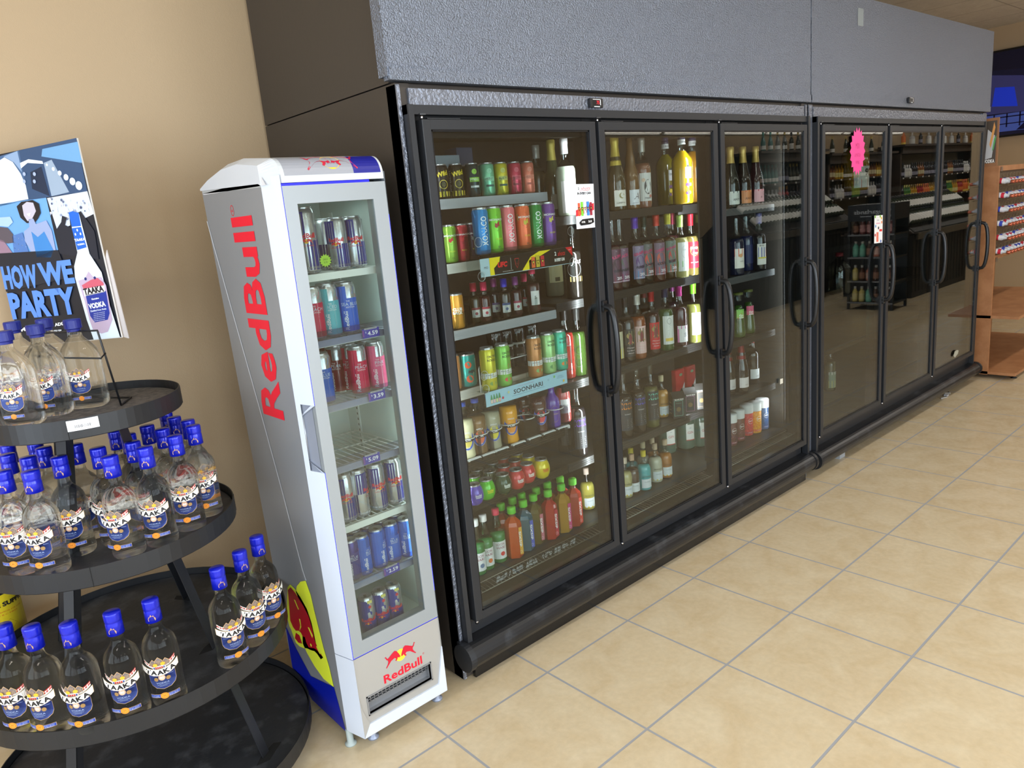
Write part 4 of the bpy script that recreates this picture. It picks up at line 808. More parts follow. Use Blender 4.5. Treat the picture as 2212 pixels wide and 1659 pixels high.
for u, y, nm, d in ((706, .228, 'BLUE', 'blue, leftmost'), (736, .32, 'DARK', 'dark red, set back behind the gap'), (782, .228, 'PEACH', 'bright red peach, centre front'), (820, .236, 'PINK', 'pink, rightmost'), (764, .30, 'PEACH', 'red, behind the centre front can'), (800, .31, 'DARK', 'dark red, behind the pink can'), (722, .385, 'DARK', 'dark red, at the very back')):
    rbcan(u, 835, SH[4], y, .0285, .156, rb_edition(EDC[nm], nm if nm != 'DARK' else 'PEAR'), rbsil, 'energy can on shelf marked 3.59: %s' % d, ROT0 - (.5 if y > .25 else .05))
for u, tn, d in ((754, 0, 'leftmost'), (783, 1.3, 'second'), (821, .25, 'third'), (857, .1, 'rightmost')):
    rbcan(u, 1110, SH[2], .230, .0285, .156, rb_classic, rbsil, 'blue and silver energy can, %s of four below the 5.09 tag' % d, ROT0+tn)
for i, (u, v) in enumerate(((758, 1168), (778, 1156), (811, 1141), (841, 1129), (873, 1119))):
    rbcan(u, v, SH[1], .24, .0265, .135, rb_edition(EDC['BLUE'] if i else EDC['INDIGO'], 'BLUE'), pm(EDC['BLUE'] if i else EDC['INDIGO'], .25, metal=.4), '%s slim energy can, %s of five, front row above 2.59 tag' % ('blue' if i else 'violet blue', ordinal(i)), ROT0 + (0, .5, .7, -.1, -.3)[i], top=True)
for i, (u, v) in enumerate(((762, 1143), (793, 1133), (823, 1121), (851, 1108))):
    rbcan(u, v, SH[1], .30, .0265, .135, rb_edition(EDC['BLUE'], 'BLUE'), pm((40, 60, 110), .3, metal=.4), 'slim energy can, %s of four in the rear row above the 2.59 tag' % ordinal(i), 1, top=True)
def rb_sport(A, r, h):
    w = 2*pi*r; A.rect(-w/2, 0, h*.06, h*.93, (30, 44, 140), 9); A.rect(0, w/2, h*.06, h*.40, (30, 44, 140), 9); A.up().poly([(-r*.2, h*.55), (r*.5, h*.55), (r*.6, h*.62), (r*.3, h*.66), (r*.4, h*.8), (r*.15, h*.9), (-r*.1, h*.9), (0, h*.7)], (40, 60, 150)); A.up().disc(r*.35, h*.77, r*.22, (210, 50, 70), 6); A.text('RedBull', 0, h*.44, h*.09, (222, 30, 60), w=r*1.8, bold=.03); cat_bulls(A, -r*.1, h*.35, r*.9, (250, 200, 40), (215, 40, 60)); A.rect(r*.1, r*.7, h*.86, h*.93, (225, 220, 120))
for i, (u, v) in enumerate(((793, 1290), (822, 1276), (851, 1263))):
    rbcan(u, v, SH[0], .24, .0265, .135, rb_sport, rbsil, 'small energy can with football artwork, %s of three on the fridge floor' % ('left', 'middle', 'right')[i], ROT0, top=True)
A = Art(); A.star(0, 0, .020, (170, 220, 60), 14, .74); A.up(); A.text('SALE', 0, .004, .005, (60, 90, 30)); A.text('3.79', 0, -.005, .005, (60, 90, 30))
o = A.build('price_tag', None, on_plane((0, 0, 0), (1, 0, 0), (0, 0, 1))); p = onY(703, 563, .205); o.location = p; tagthing(o, 'lime green starburst price tag on the top shelf of the silver fridge', 'price tag')
# ------------------------------------------------------------------ contents of the first cooler
YF_ = .340
DN = {1: 'left', 2: 'middle', 3: 'right'}
def pos(u, z, y=YF_): return (atU(u, y, z), y, z+.0012)
# --- left door, top shelf: slim cans with clear dividers
def art_wild(A, r, h): A.text('Wild', 0, h*.72, h*.14, (220, 200, 40), bold=.04, rot=.2); A.ring(r*.1, h*.42, r*.6, r*.1, (214, 190, 70), 14); A.disc(r*.1, h*.42, r*.3, (90, 84, 40)); A.rect(-r*1.4, r*1.4, h*.07, h*.22, (214, 190, 50), 6); A.text('AMSTERDAM', -r*1.2, h*.5, r*.3, (225, 225, 225), w=h*.6, rot=pi/2)
def art_plain(c2, word, c3=(40, 90, 90)):
    def f(A, r, h): A.rect(-r*.6, r*.9, h*.45, h*.58, c2, 4); A.up(); A.text(word, r*.1, h*.52, h*.07, c3, w=r*1.2); A.rect(-r*.5, r*.7, h*.28, h*.34, c3, 4); A.disc(r*.1, h*.75, r*.35, c2)
    return f
S1 = [(957, (36, 34, 34), art_wild, 'black and yellow slim can, leftmost'), (990, (40, 38, 30), art_wild, 'black slim can with gold top, second from left'), (1024, (18, 50, 56), art_plain((140, 200, 60), 'MARG', (230, 235, 235)), 'dark teal slim can, third from left'),
 (1056, (120, 196, 160), art_plain((150, 214, 180), 'MINT'), 'mint green slim can'), (1085, (206, 196, 60), art_plain((190, 200, 110), 'KEY'), 'yellow slim can'), (1114, (196, 60, 88), art_plain((206, 90, 110), 'ROSE', (150, 40, 70)), 'deep pink slim can'), (1142, (214, 120, 100), art_plain((220, 140, 120), 'PEACH', (180, 90, 80)), 'salmon pink slim can, rightmost')]
for i, (u, c, a, d) in enumerate(S1):
    can('slim_can', d + ', top shelf behind left door', 'can', 'slim cans on the top shelf, left door', pos(u, 1.711), .0262, .118 if i else .118, c, a)
    for k in (1, 2):
        if i >= 2: can('slim_can', 'slim can hidden in the rows behind the front cans on the top left shelf', 'can', 'slim cans in the back rows of the top left shelf', (atU(u, YF_, 1.711), YF_+.068*k, 1.7122), .0262, .118, c)
mb0 = None
def divider(x, z, key):
    mb = MB(); y = .306
    pts = [(x-.024, y, z+.062), (x-.021, y, z+.018), (x-.012, y, z+.004), (x+.012, y, z+.004), (x+.021, y, z+.018), (x+.024, y, z+.062)]
    for a, b in zip(pts[:-1], pts[1:]): mb.bar(a, b, .012, .003, ACRYL, up=(0, 1, 0))
    return tagthing(mb.build('can_divider'), 'clear plastic U shaped divider at edge of %s' % key, 'divider', 'clear dividers along %s' % key)
for i in range(8): divider(.335 + i*.066, 1.7112, 'the top left shelf')
for i in range(7): divider(.345 + i*.078, 1.2562, 'the third left shelf')
# grey carton and blue box stored at the back of the top shelf
mb = MB(); mb.box(-.06, .06, 0, .1, 0, .17, pm((150, 165, 175), .6), bev=.003); o = mb.build('carton'); o.location = (atU(975, .56, 1.72), .56, 1.712); tagthing(o, 'pale blue grey carton behind the cans at the left of the top shelf', 'box'); A = Art(); [A.rect(-.045+i*.026, -.03+i*.026, .05, .11, (60, 62, 70)) for i in range(4)]; A.build('print', o, on_plane((0, 0, 0), (1, 0, 0), (0, 0, 1)))
mb = MB(); mb.box(-.04, .04, 0, .08, 0, .20, pm((40, 60, 90), .5), bev=.003); o = mb.build('carton'); o.location = (atU(1013, .58, 1.72), .58, 1.712); tagthing(o, 'dark blue box standing behind the cans on the top left shelf', 'box')
# --- second shelf: short cans and the door mounted tray of tall cans
def art_mon(c, vt=False, sc=1.):
    def f(A, r, h):
        if vt: A.text('MONACO', 0, h*.5, r*.75, (235, 240, 245), w=h*.62, rot=pi/2, bold=.02); return
        s_ = r*1.12; cy_ = h*.66
        A.poly([(-s_, cy_+h*.13), (0, cy_+h*.17), (s_, cy_+h*.13), (s_*.92, cy_-h*.02), (s_*.45, cy_-h*.14), (0, cy_-h*.21), (-s_*.45, cy_-h*.14), (-s_*.92, cy_-h*.02)], c); A.up()
        q = .92; A.poly([(-s_*q, cy_+h*.118), (0, cy_+h*.156), (s_*q, cy_+h*.118), (s_*.84, cy_-h*.015), (s_*.40, cy_-h*.13), (0, cy_-h*.19), (-s_*.40, cy_-h*.13), (-s_*.84, cy_-h*.015)], (26, 30, 38))
        A.up().text('MONACO', 0, cy_+h*.055, h*.048, (240, 240, 240), w=s_*1.7, bold=.02)
        A.poly([(-s_*.30, cy_-h*.10), (-s_*.05, cy_-h*.13), (s_*.10, cy_-h*.08), (s_*.28, cy_-h*.09), (s_*.20, cy_-h*.02), (s_*.28, cy_+h*.015), (s_*.05, cy_), (-s_*.02, cy_-h*.04), (-s_*.25, cy_-h*.01)], c)
        A.text('RUSH', r*.1, h*.30, h*.04, (220, 220, 60)); A.text('9%', r*.1, h*.12, h*.05, (30, 60, 30))
    return f
for i, (u, c, e) in enumerate(((976, (140, 190, 70), (190, 40, 50)), (1001, (190, 50, 66), (190, 40, 50)), (1024, (70, 40, 70), (160, 160, 160)))):
    can('cocktail_can', ('lime green', 'red', 'dark plum')[i] + ' cocktail can with crest, on white edged shelf beside the door tray', 'can', 'cocktail cans on the second left shelf', pos(u, 1.4915), .0262, .132, c, art_mon(e))
MON = [(1044, (30, 130, 200), (235, 240, 245), True, 'bright blue'), (1072, (120, 200, 60), (170, 40, 50), False, 'lime green'), (1101, (226, 120, 130), (190, 180, 60), True, 'pink'), (1133, (226, 110, 70), (200, 190, 60), False, 'orange'), (1160, (40, 130, 60), (200, 190, 60), True, 'green and orange'), (1187, (110, 70, 150), (200, 190, 90), False, 'purple')]
for i, (u, c, e, vt, d) in enumerate(MON):
    t = can('tall_cocktail_can', '%s tall cocktail can, %s of six on clear tray inside left door' % (d, ordinal(i)), 'can', 'tall cans on the clear door tray', (atU(u, .214, 1.515), .214, 1.5155), .0285, .158, c, art_mon(e, vt), ROT0*.6)
x0, x1 = atU(1030, .21, 1.51), atU(1206, .21, 1.51)
t = thing('door_tray', 'clear plastic tray on suction cups inside the left door, holding tall cocktail cans', 'tray', (0, 0, 0))
mb = MB(); mb.box(x0, x1, .184, .246, 1.5115, 1.514, ACRYL); mb.box(x0, x1, .181, .184, 1.49, 1.530, ACRYL); mb.box(x0-.02, x0-.017, .184, .246, 1.45, 1.58, ACRYL); mb.build('tray_body', t)
def suction(par, x, z, y=.168):
    mb = MB(); T = Matrix.Translation((x, y, z)) @ Matrix.Rotation(-pi/2, 4, 'X'); mb.lathe([(.017, .0), (.015, .004), (.008, .008), (.004, .014), (.004, .02)], ACRYL, 20, T, caps=False); mb.lathe([(.0165, .0), (.0168, .0012), (.0155, .0012)], pm((225, 230, 232), .3), 20, T, caps=False); mb.build('suction_cup', par)
for z in (1.56, 1.445): suction(t, x0-.02, z); suction(t, x1+.03, z)
# advertising strip
a, b = onY(1036, 557, .176), onY(1235, 533, .176); c_, d_ = onY(1042, 597, .176), onY(1235, 571, .176)
t = thing('shelf_sign', 'black and yellow shelf sign reading UFC and 2 shots in every can', 'sign', (0, 0, 0)); W = b.x - a.x; Hh = .062; zb = (c_.z+d_.z)/2
mb = MB(); mb.box(a.x, b.x, .176, .1785, zb, zb+Hh, pm((176, 206, 220), .5)); mb.build('sign_board', t)
A = Art(); xs = W*.09; A.rect(xs, W, .002, Hh, (14, 14, 15)); A.text('MO', xs*.6, Hh*.5, .008, (50, 70, 90)); A.up()
A.poly([(xs, .002), (xs+.02, .002), (xs+.018, Hh*.4), (xs+.045, Hh*.72), (xs+.05, Hh), (xs, Hh)], (240, 220, 30)); A.poly([(W*.42, .002), (W*.50, .002), (W*.50, Hh*.35), (W*.62, Hh*.7), (W*.75, Hh), (W*.62, Hh), (W*.52, Hh*.75)], (240, 220, 30)); A.poly([(W*.92, Hh), (W, Hh*.45), (W, Hh)], (220, 30, 40))
A.poly([(W*.50, .002), (W*.68, .002), (W*.66, Hh*.6), (W*.58, Hh*.7), (W*.50, Hh*.55)], (30, 26, 26))
A.up().text('UFC', W*.22, Hh*.55, .019, (220, 30, 40), bold=.06, shear=.15); A.rect(W*.305, W*.308, .012, Hh*.85, (200, 200, 200)); s_ = .010; A.poly([(W*.37-s_, Hh*.78), (W*.37+s_, Hh*.78), (W*.37+s_*.8, Hh*.45), (W*.37, Hh*.22), (W*.37-s_*.8, Hh*.45)], (200, 40, 50)); A.up().poly([(W*.37-s_*.85, Hh*.75), (W*.37+s_*.85, Hh*.75), (W*.37+s_*.65, Hh*.45), (W*.37, Hh*.26), (W*.37-s_*.65, Hh*.45)], (20, 20, 22)); A.text('4', W*.37, Hh*.5, .012, (220, 40, 50)); A.text('OFFICIAL PARTNER OF UFC', W*.27, Hh*.14, .003, (230, 230, 230), w=.05)
for i, c in enumerate(((230, 110, 60), (200, 180, 60), (200, 50, 60))): A.rect(W*(.525+i*.05), W*(.565+i*.05), .006, Hh*(.72+.06*(i == 1)), c); A.up().poly([(W*(.528+i*.05), Hh*.5), (W*(.562+i*.05), Hh*.5), (W*(.545+i*.05), Hh*.25)], (20, 20, 20)); A.up().poly([(W*(.534+i*.05), Hh*.46), (W*(.556+i*.05), Hh*.46), (W*(.545+i*.05), Hh*.32)], (220, 200, 80))
A.text('2', W*.795, Hh*.72, .014, (245, 245, 245), bold=.03); A.text('shots', W*.865, Hh*.70, .017, (225, 30, 45), shear=.3, w=.04); A.text('IN EVERY CAN', W*.84, Hh*.34, .012, (245, 245, 245), w=.052, bold=.04); A.text('NEW', W*.965, Hh*.84, .004, (250, 250, 250))
A.build('print', t, on_plane((a.x, .176, zb), (1, 0, 0), (0, 0, 1)))
A = Art(); A.text('shots', .03, .016, .012, (214, 40, 50), shear=.2); A.text('MONACO', .085, .016, .009, (40, 40, 44), w=.04, bold=.02); A.disc(.057, .016, .005, (200, 40, 50), 8)
o = A.build('shelf_strip', None, on_plane((.27, .290, 1.458), (1, 0, 0), (0, 0, 1))); tagthing(o, 'white shelf edge strip lettered shots and MONACO under the short cocktail cans', 'label')
# --- third shelf
def art_club(A, r, h): A.disc(0, h*.5, r*.95, (220, 90, 60), 16, ry=h*.22); A.up(); A.text('CLUB', 0, h*.56, h*.09, (250, 245, 240), bold=.05, w=r*1.3); A.text('BACK', 0, h*.46, h*.09, (250, 245, 240), bold=.05, w=r*1.3); [A.poly([(-r+i*.0, h*(.8+.04*i)), (r, h*(.72+.04*i)), (r, h*(.735+.04*i)), (-r, h*(.815+.04*i))], (150, 80, 150)) for i in range(4)]
can('cocktail_can', 'yellow orange cocktail can with red oval at far left of third shelf, left door', 'can', None, pos(989, 1.2565), .029, .125, (226, 160, 60), art_club, sleek=False)
def art_mini(c, cw=(232, 230, 226)):
    def f(A): A.rect(-.017, .017, .022, .058, cw, 5); A.up(); A.rect(-.017, .017, .050, .058, c, 5); A.disc(.0, .036, .006, c, 8); A.up().text('MOSCATO', 0, .027, .003, (90, 90, 90), w=.022)
    return f
for i, (u, y, cp, lc, bc, d) in enumerate(((1029, .37, (170, 30, 60), (150, 50, 60), (60, 50, 34), 'red capped with dark green glass'), (1051, .345, (210, 50, 90), (190, 60, 80), (60, 20, 22), 'pink capped with red label band'), (1072, .40, (150, 60, 130), (110, 90, 140), (44, 30, 40), 'mauve capped, set back'), (1094, .345, (50, 50, 190), (60, 90, 150), (50, 44, 36), 'blue capped with blue label band'), (1118, .345, (130, 60, 130), (170, 60, 90), (60, 26, 30), 'plum capped with pink label band'), (1137, .40, (200, 50, 90), (190, 60, 80), (56, 22, 26), 'pink capped, set back'))):
    nr = .0095; revolve_bottle('mini_wine_bottle', '%s mini wine bottle on third shelf behind left door' % d, 'bottle', 'mini wine bottles on the third shelf', pos(u, 1.256, y), P_bord(.150, .0215, nr), bc, .098, [(nr*1.3, .118), (nr*1.3, .149)], art_mini(lc), capm=pm(cp, .3, metal=.3))
revolve_bottle('wine_bottle', 'small rose wine bottle with pink cap and white label near right end of third shelf', 'bottle', None, pos(1155, 1.256), P_bord(.175, .027, .011), (70, 40, 40), .12, [(.0135, .15), (.0135, .174)], lab(.036, .03, .085, (236, 236, 234), tx('s', .0, .06, .012, (60, 60, 60))), capm=pm((226, 60, 100), .3, metal=.3))
# --- fourth shelf: cans and the blue sign tray
def art_otr(c2):
    def f(A, r, h): A.text('ON THE', r*.2, h*.80, h*.055, (40, 42, 46), w=r*1.3, bold=.02); A.text('ROCKS', r*.2, h*.715, h*.055, (40, 42, 46), w=r*1.3, bold=.02); A.rect(-r*1.6, r*1.6, h*.30, h*.42, (224, 230, 232), 8); A.poly([(r*.2, h*.44), (r*.9, h*.44), (r*.8, h*.58), (r*.3, h*.54)], c2); A.disc(r*.1, h*.18, r*.5, c2, 10, ry=h*.05); A.up(); A.rect(-r*.8, r*.2, h*.37, h*.385, (120, 130, 135), 4); A.rect(-r*.2, r*1.0, h*.33, h*.345, (150, 160, 165), 4)
    return f
can('cocktail_can', 'slim can with orange edge, barely showing at far left of fourth shelf', 'can', None, pos(984, 1.036), .0262, .13, (220, 150, 90))
def art_mama(A, r, h): A.poly([(r*.2, h*.1), (r*1.1, h*.1), (r*1.1, h*.85), (r*.1, h*.7), (r*.5, h*.45)], (236, 210, 150)); A.up(); A.disc(-r*.1, h*.68, r*.38, (225, 90, 50)); A.disc(-r*.0, h*.25, r*.42, (225, 90, 50)); A.text('MIN', r*.3, h*.47, h*.10, (30, 40, 50), bold=.04, shear=.2)
can('soda_can', 'teal can with orange fruit at left end of the fourth shelf, left door', 'can', None, pos(1013, 1.036), .033, .122, (40, 160, 150), art_mama, sleek=False)
OTR = [(1059, 837, (206, 200, 60), (110, 150, 70), 'yellow'), (1091, 829, (130, 196, 90), (214, 70, 80), 'green watermelon'), (1158, 814, (190, 130, 80), (120, 180, 110), 'bronze'), (1187, 806, (160, 210, 140), (90, 150, 90), 'pale green'), (1212, 798, (70, 190, 160), (230, 130, 60), 'turquoise')]
for i, (u, v, c, c2, d) in enumerate(OTR):
    can('tall_cocktail_can', '%s tall cocktail can standing on the pale blue tray inside the left door' % d, 'can', 'tall cans on the pale blue door tray', (atU(u, .214, 1.035), .214, 1.0355), .0285, .157, c, art_otr(c2), ROT0*.6)
x0, x1 = atU(1044, .21, 1.03), atU(1228, .21, 1.03)
t = thing('door_tray', 'white wire and plastic tray on suction cups inside left door, holding pale cocktail cans', 'tray', (0, 0, 0))
mb = MB(); mb.box(x0, x1, .180, .246, 1.0315, 1.034, ACRYL); mb.box(x0+.24, x0+.30, .24, .243, 1.034, 1.09, ACRYL); mb.build('tray_body', t); wm2 = pm((225, 228, 230), .35)
mb = MB(); mb.tube([(x0-.01, .21, 1.036), (x0-.01, .21, 1.12), (x0+.02, .245, 1.12), (x1, .245, 1.12), (x1+.02, .21, 1.12), (x1+.02, .21, 1.05)], .002, wm2, 6); mb.build('wire_rail', t)
for z in (1.105, 1.055): suction(t, x0-.02, z); suction(t, x1+.02, z)
a, b = onY(1048, 845, .176), onY(1224, 803, .176); c_ = onY(1050, 874, .176); zt = (a.z+b.z)/2; zb = zt - .052; W = b.x-a.x
t = thing('shelf_sign', 'pale blue shelf sign reading SOONHARI on the inside of the left door', 'sign', (0, 0, 0))
mb = MB(); mb.box(a.x, b.x, .176, .1785, zb, zt, pm((160, 204, 226), .5)); mb.build('sign_board', t)
A = Art(); A.text('SOONHARI', W*.50, .027, .017, (30, 50, 66), w=W*.36, bold=.02); A.text('ORIGINAL FLAVORED SOJU', W*.47, .043, .0035, (180, 110, 150), w=W*.2); A.text('IMPORTED', W*.91, .036, .004, (90, 140, 170)); A.text('FRUIT SERIES', W*.91, .030, .004, (90, 140, 170), w=W*.09); A.rect(W*.30, W*.70, .0125, .0133, (60, 100, 130))
for i in range(4): A.poly([(W*(.05+i*.03), .008), (W*(.075+i*.03), .008), (W*(.075+i*.03), .024), (W*(.066+i*.03), .040), (W*(.059+i*.03), .040), (W*(.05+i*.03), .024)], (70, 150, 100)); A.up().rect(W*(.051+i*.03), W*(.074+i*.03), .009, .022, [(226, 200, 190), (230, 190, 200), (214, 210, 160), (220, 170, 170)][i])
for q, v_, c in ((.19, .018, (200, 70, 90)), (.26, .032, (200, 210, 160)), (.75, .034, (150, 190, 210)), (.83, .04, (120, 190, 120)), (.95, .014, (220, 190, 90))): A.disc(W*q, v_, .005, c, 10)
A.build('print', t, on_plane((a.x, .176, zb), (1, 0, 0), (0, 0, 1)))
for i, (u, nm) in enumerate(((1074, 'BOURBON'), (1097, 'VODKA'), (1122, 'BOURBON'), (1150, 'TEQUILA'))):
    revolve_bottle('spirit_jar', 'black canister with white rim lettered %s, %s of four behind the door tray' % (nm, ordinal(i)), 'canister', 'black canisters on the fourth shelf', pos(u, 1.036, .43), [(.030, 0), (.032, .004), (.032, .085), (.029, .092), (.029, .10), (.031, .104), (.031, .195)], (30, 29, 32), None, [(.0315, .092), (.0325, .094), (.0325, .1)], lab(.05, .02, .08, (34, 32, 35), tx(nm, 0, .15, .010, (225, 225, 225), w=.036), tx(nm, 0, .05, .008, (200, 200, 200), w=.03)), capm=pm((220, 220, 216), .4), rl=.0325)
# --- fifth shelf: juice mixers in ring holders
def art_pur(cf, w1):
    def f(A):
        A.disc(0, .075, .030, (225, 228, 235), 24, ry=.040); A.up().disc(0, .075, .029, (36, 84, 190), 24, ry=.039); A.up().disc(0, .070, .019, cf, 20, ry=.026); A.up().rect(-.030, .030, .067, .081, (16, 18, 24), 5); A.up().text('PUR', 0, .074, .009, (240, 240, 245), w=.03, bold=.02); A.text(w1, 0, .102, .006, (235, 240, 250), w=.026); A.text('MIXER', 0, .045, .005, (235, 240, 250), w=.016)
    return f
MIX = [(1009, (226, 220, 180), (220, 200, 90), 'LIME', 'cream coloured', .215), (1036, (120, 90, 56), (226, 110, 70), 'APPLE', 'brown apple', .215), (1066, (166, 164, 140), (226, 210, 50), 'LEMONADE', 'cloudy grey lemonade', .215), (1103, (230, 160, 20), (240, 150, 50), 'ORANGE', 'bright orange', .215), (1166, (66, 14, 22), (220, 70, 80), 'CRANBERRY', 'dark cranberry', .215)]
bluecap = pm((40, 80, 180), .35)
for i, (u, c, cf, w1, d, H) in enumerate(MIX):
    revolve_bottle('mixer_bottle', '%s mixer bottle with blue oval label in a white ring holder, fifth shelf' % d, 'bottle', 'mixer bottles on the fifth shelf', pos(u, .7665, .345), P_mix(H, .036, .0125), c, .172, [(.0148, .198), (.0148, .214)], art_pur(cf, w1), capm=bluecap, rl=.0352)
revolve_bottle('mixer_bottle', 'second dark cranberry mixer bottle, set back behind the empty ring holder', 'bottle', None, pos(1134, .7665, .43), P_mix(.215, .036, .0125), (66, 14, 22), .172, [(.0148, .198), (.0148, .214)], art_pur((220, 70, 80), 'CRANBERRY'), capm=bluecap, rl=.0352)
revolve_bottle('liqueur_bottle', 'glossy purple patterned bottle near right end of fifth shelf, left door', 'bottle', None, pos(1196, .7665, .345), [(.030, 0), (.032, .01), (.032, .105), (.029, .12), (.018, .135), (.013, .15), (.013, .19)], (92, 52, 170), None, [(.0145, .165), (.0145, .20)], lambda A: (A.ring(0, .06, .02, .001, (170, 140, 90), 16, ry=.035), A.text('CREAM', 0, .06, .006, (190, 160, 110))), capm=pm((70, 40, 140), .3))
revolve_bottle('liqueur_bottle', 'coral pink bottle with white label at right end of fifth shelf, left door', 'bottle', None, pos(1219, .7665, .365), [(.030, 0), (.032, .01), (.032, .12), (.029, .135), (.018, .15), (.013, .165), (.013, .20)], (214, 96, 96), None, [(.0145, .185), (.0145, .215)], lab(.044, .04, .10, (238, 234, 234), tx('Malibu'.replace('Malibu', 'stillhouse'), 0, .075, .008, (50, 40, 60), w=.038), tx('STRAWBERRY', 0, .055, .005, (220, 120, 140), w=.034)), capm=pm((214, 96, 96), .3))
ringm = pm((226, 228, 228), .4); shade = pane_mat((196, 196, 204), .05, .15)
for i, u in enumerate((1009, 1036, 1066, 1103, 1137, 1168, 1199)):
    x = atU(u, .345, .766); t = thing('bottle_holder', 'white plastic ring bottle holder, %s of seven from the left along the fifth shelf' % ordinal(i), 'bottle holder', (x, .345, .7662), 0, 'white ring holders on the fifth shelf')
    if i == 4:
        mb = MB(); mb.box(-.036, .036, -.035, -.033, .002, .085, shade); mb.build('front_panel', t)
    mb = MB(); mb.tube([(.040*cos(2*pi*k/20), .040*sin(2*pi*k/20)-.0, .080) for k in range(20)], .0022, ringm, 6, closed=True); mb.build('ring', t)
    mb = MB(); mb.box(-.034, .034, -.050, -.040, -.001, .006, ringm); mb.box(-.034, -.026, -.054, -.046, -.008, .004, ringm); mb.box(.026, .034, -.054, -.046, -.008, .004, ringm); mb.box(.0365, .0385, -.045, .04, .0, .082, shade); mb.build('base', t)
# --- sixth shelf: round ball cans
def art_ball(c2, w1):
    def f(A, r, h): A.text(w1, r*.35, h*.5, h*.13, c2, bold=.04, w=r*.9); A.text('PUNCH', r*.35, h*.36, h*.08, c2, w=r*.8)
    return f
def ball(u, v, c, c2, d, g='round ball shaped cans on the sixth shelf'):
    h, r = .080, .0345; p = onZ(u, v, .603+h*.98)
    t = thing('ball_can', d, 'can', (p.x, p.y, .6032), ROT0, g)
    mb = MB(); mb.lathe([(0, .001), (r*.55, 0), (r*.80, h*.10), (r*.96, h*.28), (r, h*.45), (r*.97, h*.62), (r*.86, h*.78), (r*.74, h*.88), (r*.70, h*.93)], pm(c, .18, metal=.15, coat=.6), 24, caps=False); mb.build('body', t)
    mb = MB(); mb.lathe([(r*.70, h*.93), (r*.72, h*.96), (r*.72, h), (r*.66, h), (r*.63, h*.96), (0, h*.96)], alu, 24, caps=False); mb.box(-r*.15, r*.15, -r*.3, r*.3, h*.965, h*.98, alu2); mb.build('lid', t)
    A = Art(); A.text(w1_, .008, h*.52, h*.12, c2, bold=.04, w=.026) if (w1_ := 'BuzzBall') else 0; A.rect(-.004, .020, h*.40, h*.44, c2, 3); A.build('label', t, on_cyl(r*1.0, 0, -pi/2)); return t
GRN, RED, YEL, DG, PUR = (90, 200, 40), (200, 50, 54), (226, 206, 30), (40, 70, 46), (104, 80, 200)
FR = [(1023, 1046, PUR, (220, 220, 240), 'violet'), (1048.6, 1035, GRN, (226, 220, 50), 'lime green'), (1084.8, 1024, DG, (230, 235, 230), 'dark green'), (1113.7, 1013.5, RED, (225, 225, 225), 'red with barcode'), (1137, 1001, RED, (240, 235, 230), 'red with white lettering'), (1168, 991, YEL, (210, 90, 30), 'bright yellow')]
for i, (u, v, c, c2, d) in enumerate(FR): ball(u, v, c, c2, '%s ball can, %s from left in front row of sixth shelf' % (d, ordinal(i)))
for i, (u, v, c) in enumerate(((1023, 1028, GRN), (1057.6, 1017, DG), (1087.5, 1006, RED), (1111, 993.6, RED), (1140.8, 984.6, YEL))): ball(u, v, c, c, '%s ball shaped can, %s in second row of sixth shelf' % ({GRN: 'green', DG: 'dark green', RED: 'red', YEL: 'yellow'}[c], ordinal(i)))
for i, (u, v, c) in enumerate(((1029.6, 1013.5, DG), (1063, 999, DG), (1086.6, 988, RED), (1116.4, 979, YEL))): ball(u, v, c, c, '%s ball shaped can, %s in third row of sixth shelf' % ({DG: 'dark green', RED: 'red', YEL: 'yellow'}[c], ordinal(i)))
# --- bottom deck: soju and hexagonal coloured bottles
def by_cap(u, v, z, h): p = onZ(u, v, z+h*.985); return (p.x, p.y, z+.0012)
soju_g = (40, 120, 60)
for i, (u, v, capc, fc, d) in enumerate(((1042, 1114, (240, 236, 236), (226, 120, 60), 'white cap and peach picture'), (1069, 1100, (226, 60, 90), (206, 40, 50), 'pink cap and strawberry picture'), (1024, 1124, (240, 240, 240), (90, 120, 160), 'blue lettering, leftmost'))):
    revolve_bottle('soju_bottle', 'green soju bottle with %s, on the bottom deck behind left door' % d, 'bottle', 'soju bottles on the bottom deck', by_cap(u, v, .3005, .222), P_soju(.222, .031, .0118), soju_g, .125, [(.0145, .196), (.0150, .2), (.0150, .222)], lab(.058, .018, .092, (232, 234, 236), tx('SOON', 0, .080, .010, (150, 60, 90), w=.036), tx('HARI', .002, .066, .010, (150, 60, 90), w=.034), dc(.008, .040, .009, fc)), capm=pm(capc, .35), neckm=pane_mat((120, 180, 130), .08, .02))
SX = [(1104, 1096, (226, 90, 20), (226, 170, 60), 'amber orange'), (1129, 1082, (60, 110, 130), (70, 90, 190), 'pale blue'), (1151, 1069, (110, 96, 40), (200, 110, 130), 'olive'), (1182.7, 1060, (206, 40, 34), (190, 30, 60), 'bright red'), (1211.6, 1047, (200, 150, 40), (206, 60, 130), 'golden yellow'), (1235.8, 1035, (196, 60, 40), (220, 70, 60), 'coral red')]
greencap = pm((110, 206, 60), .4)
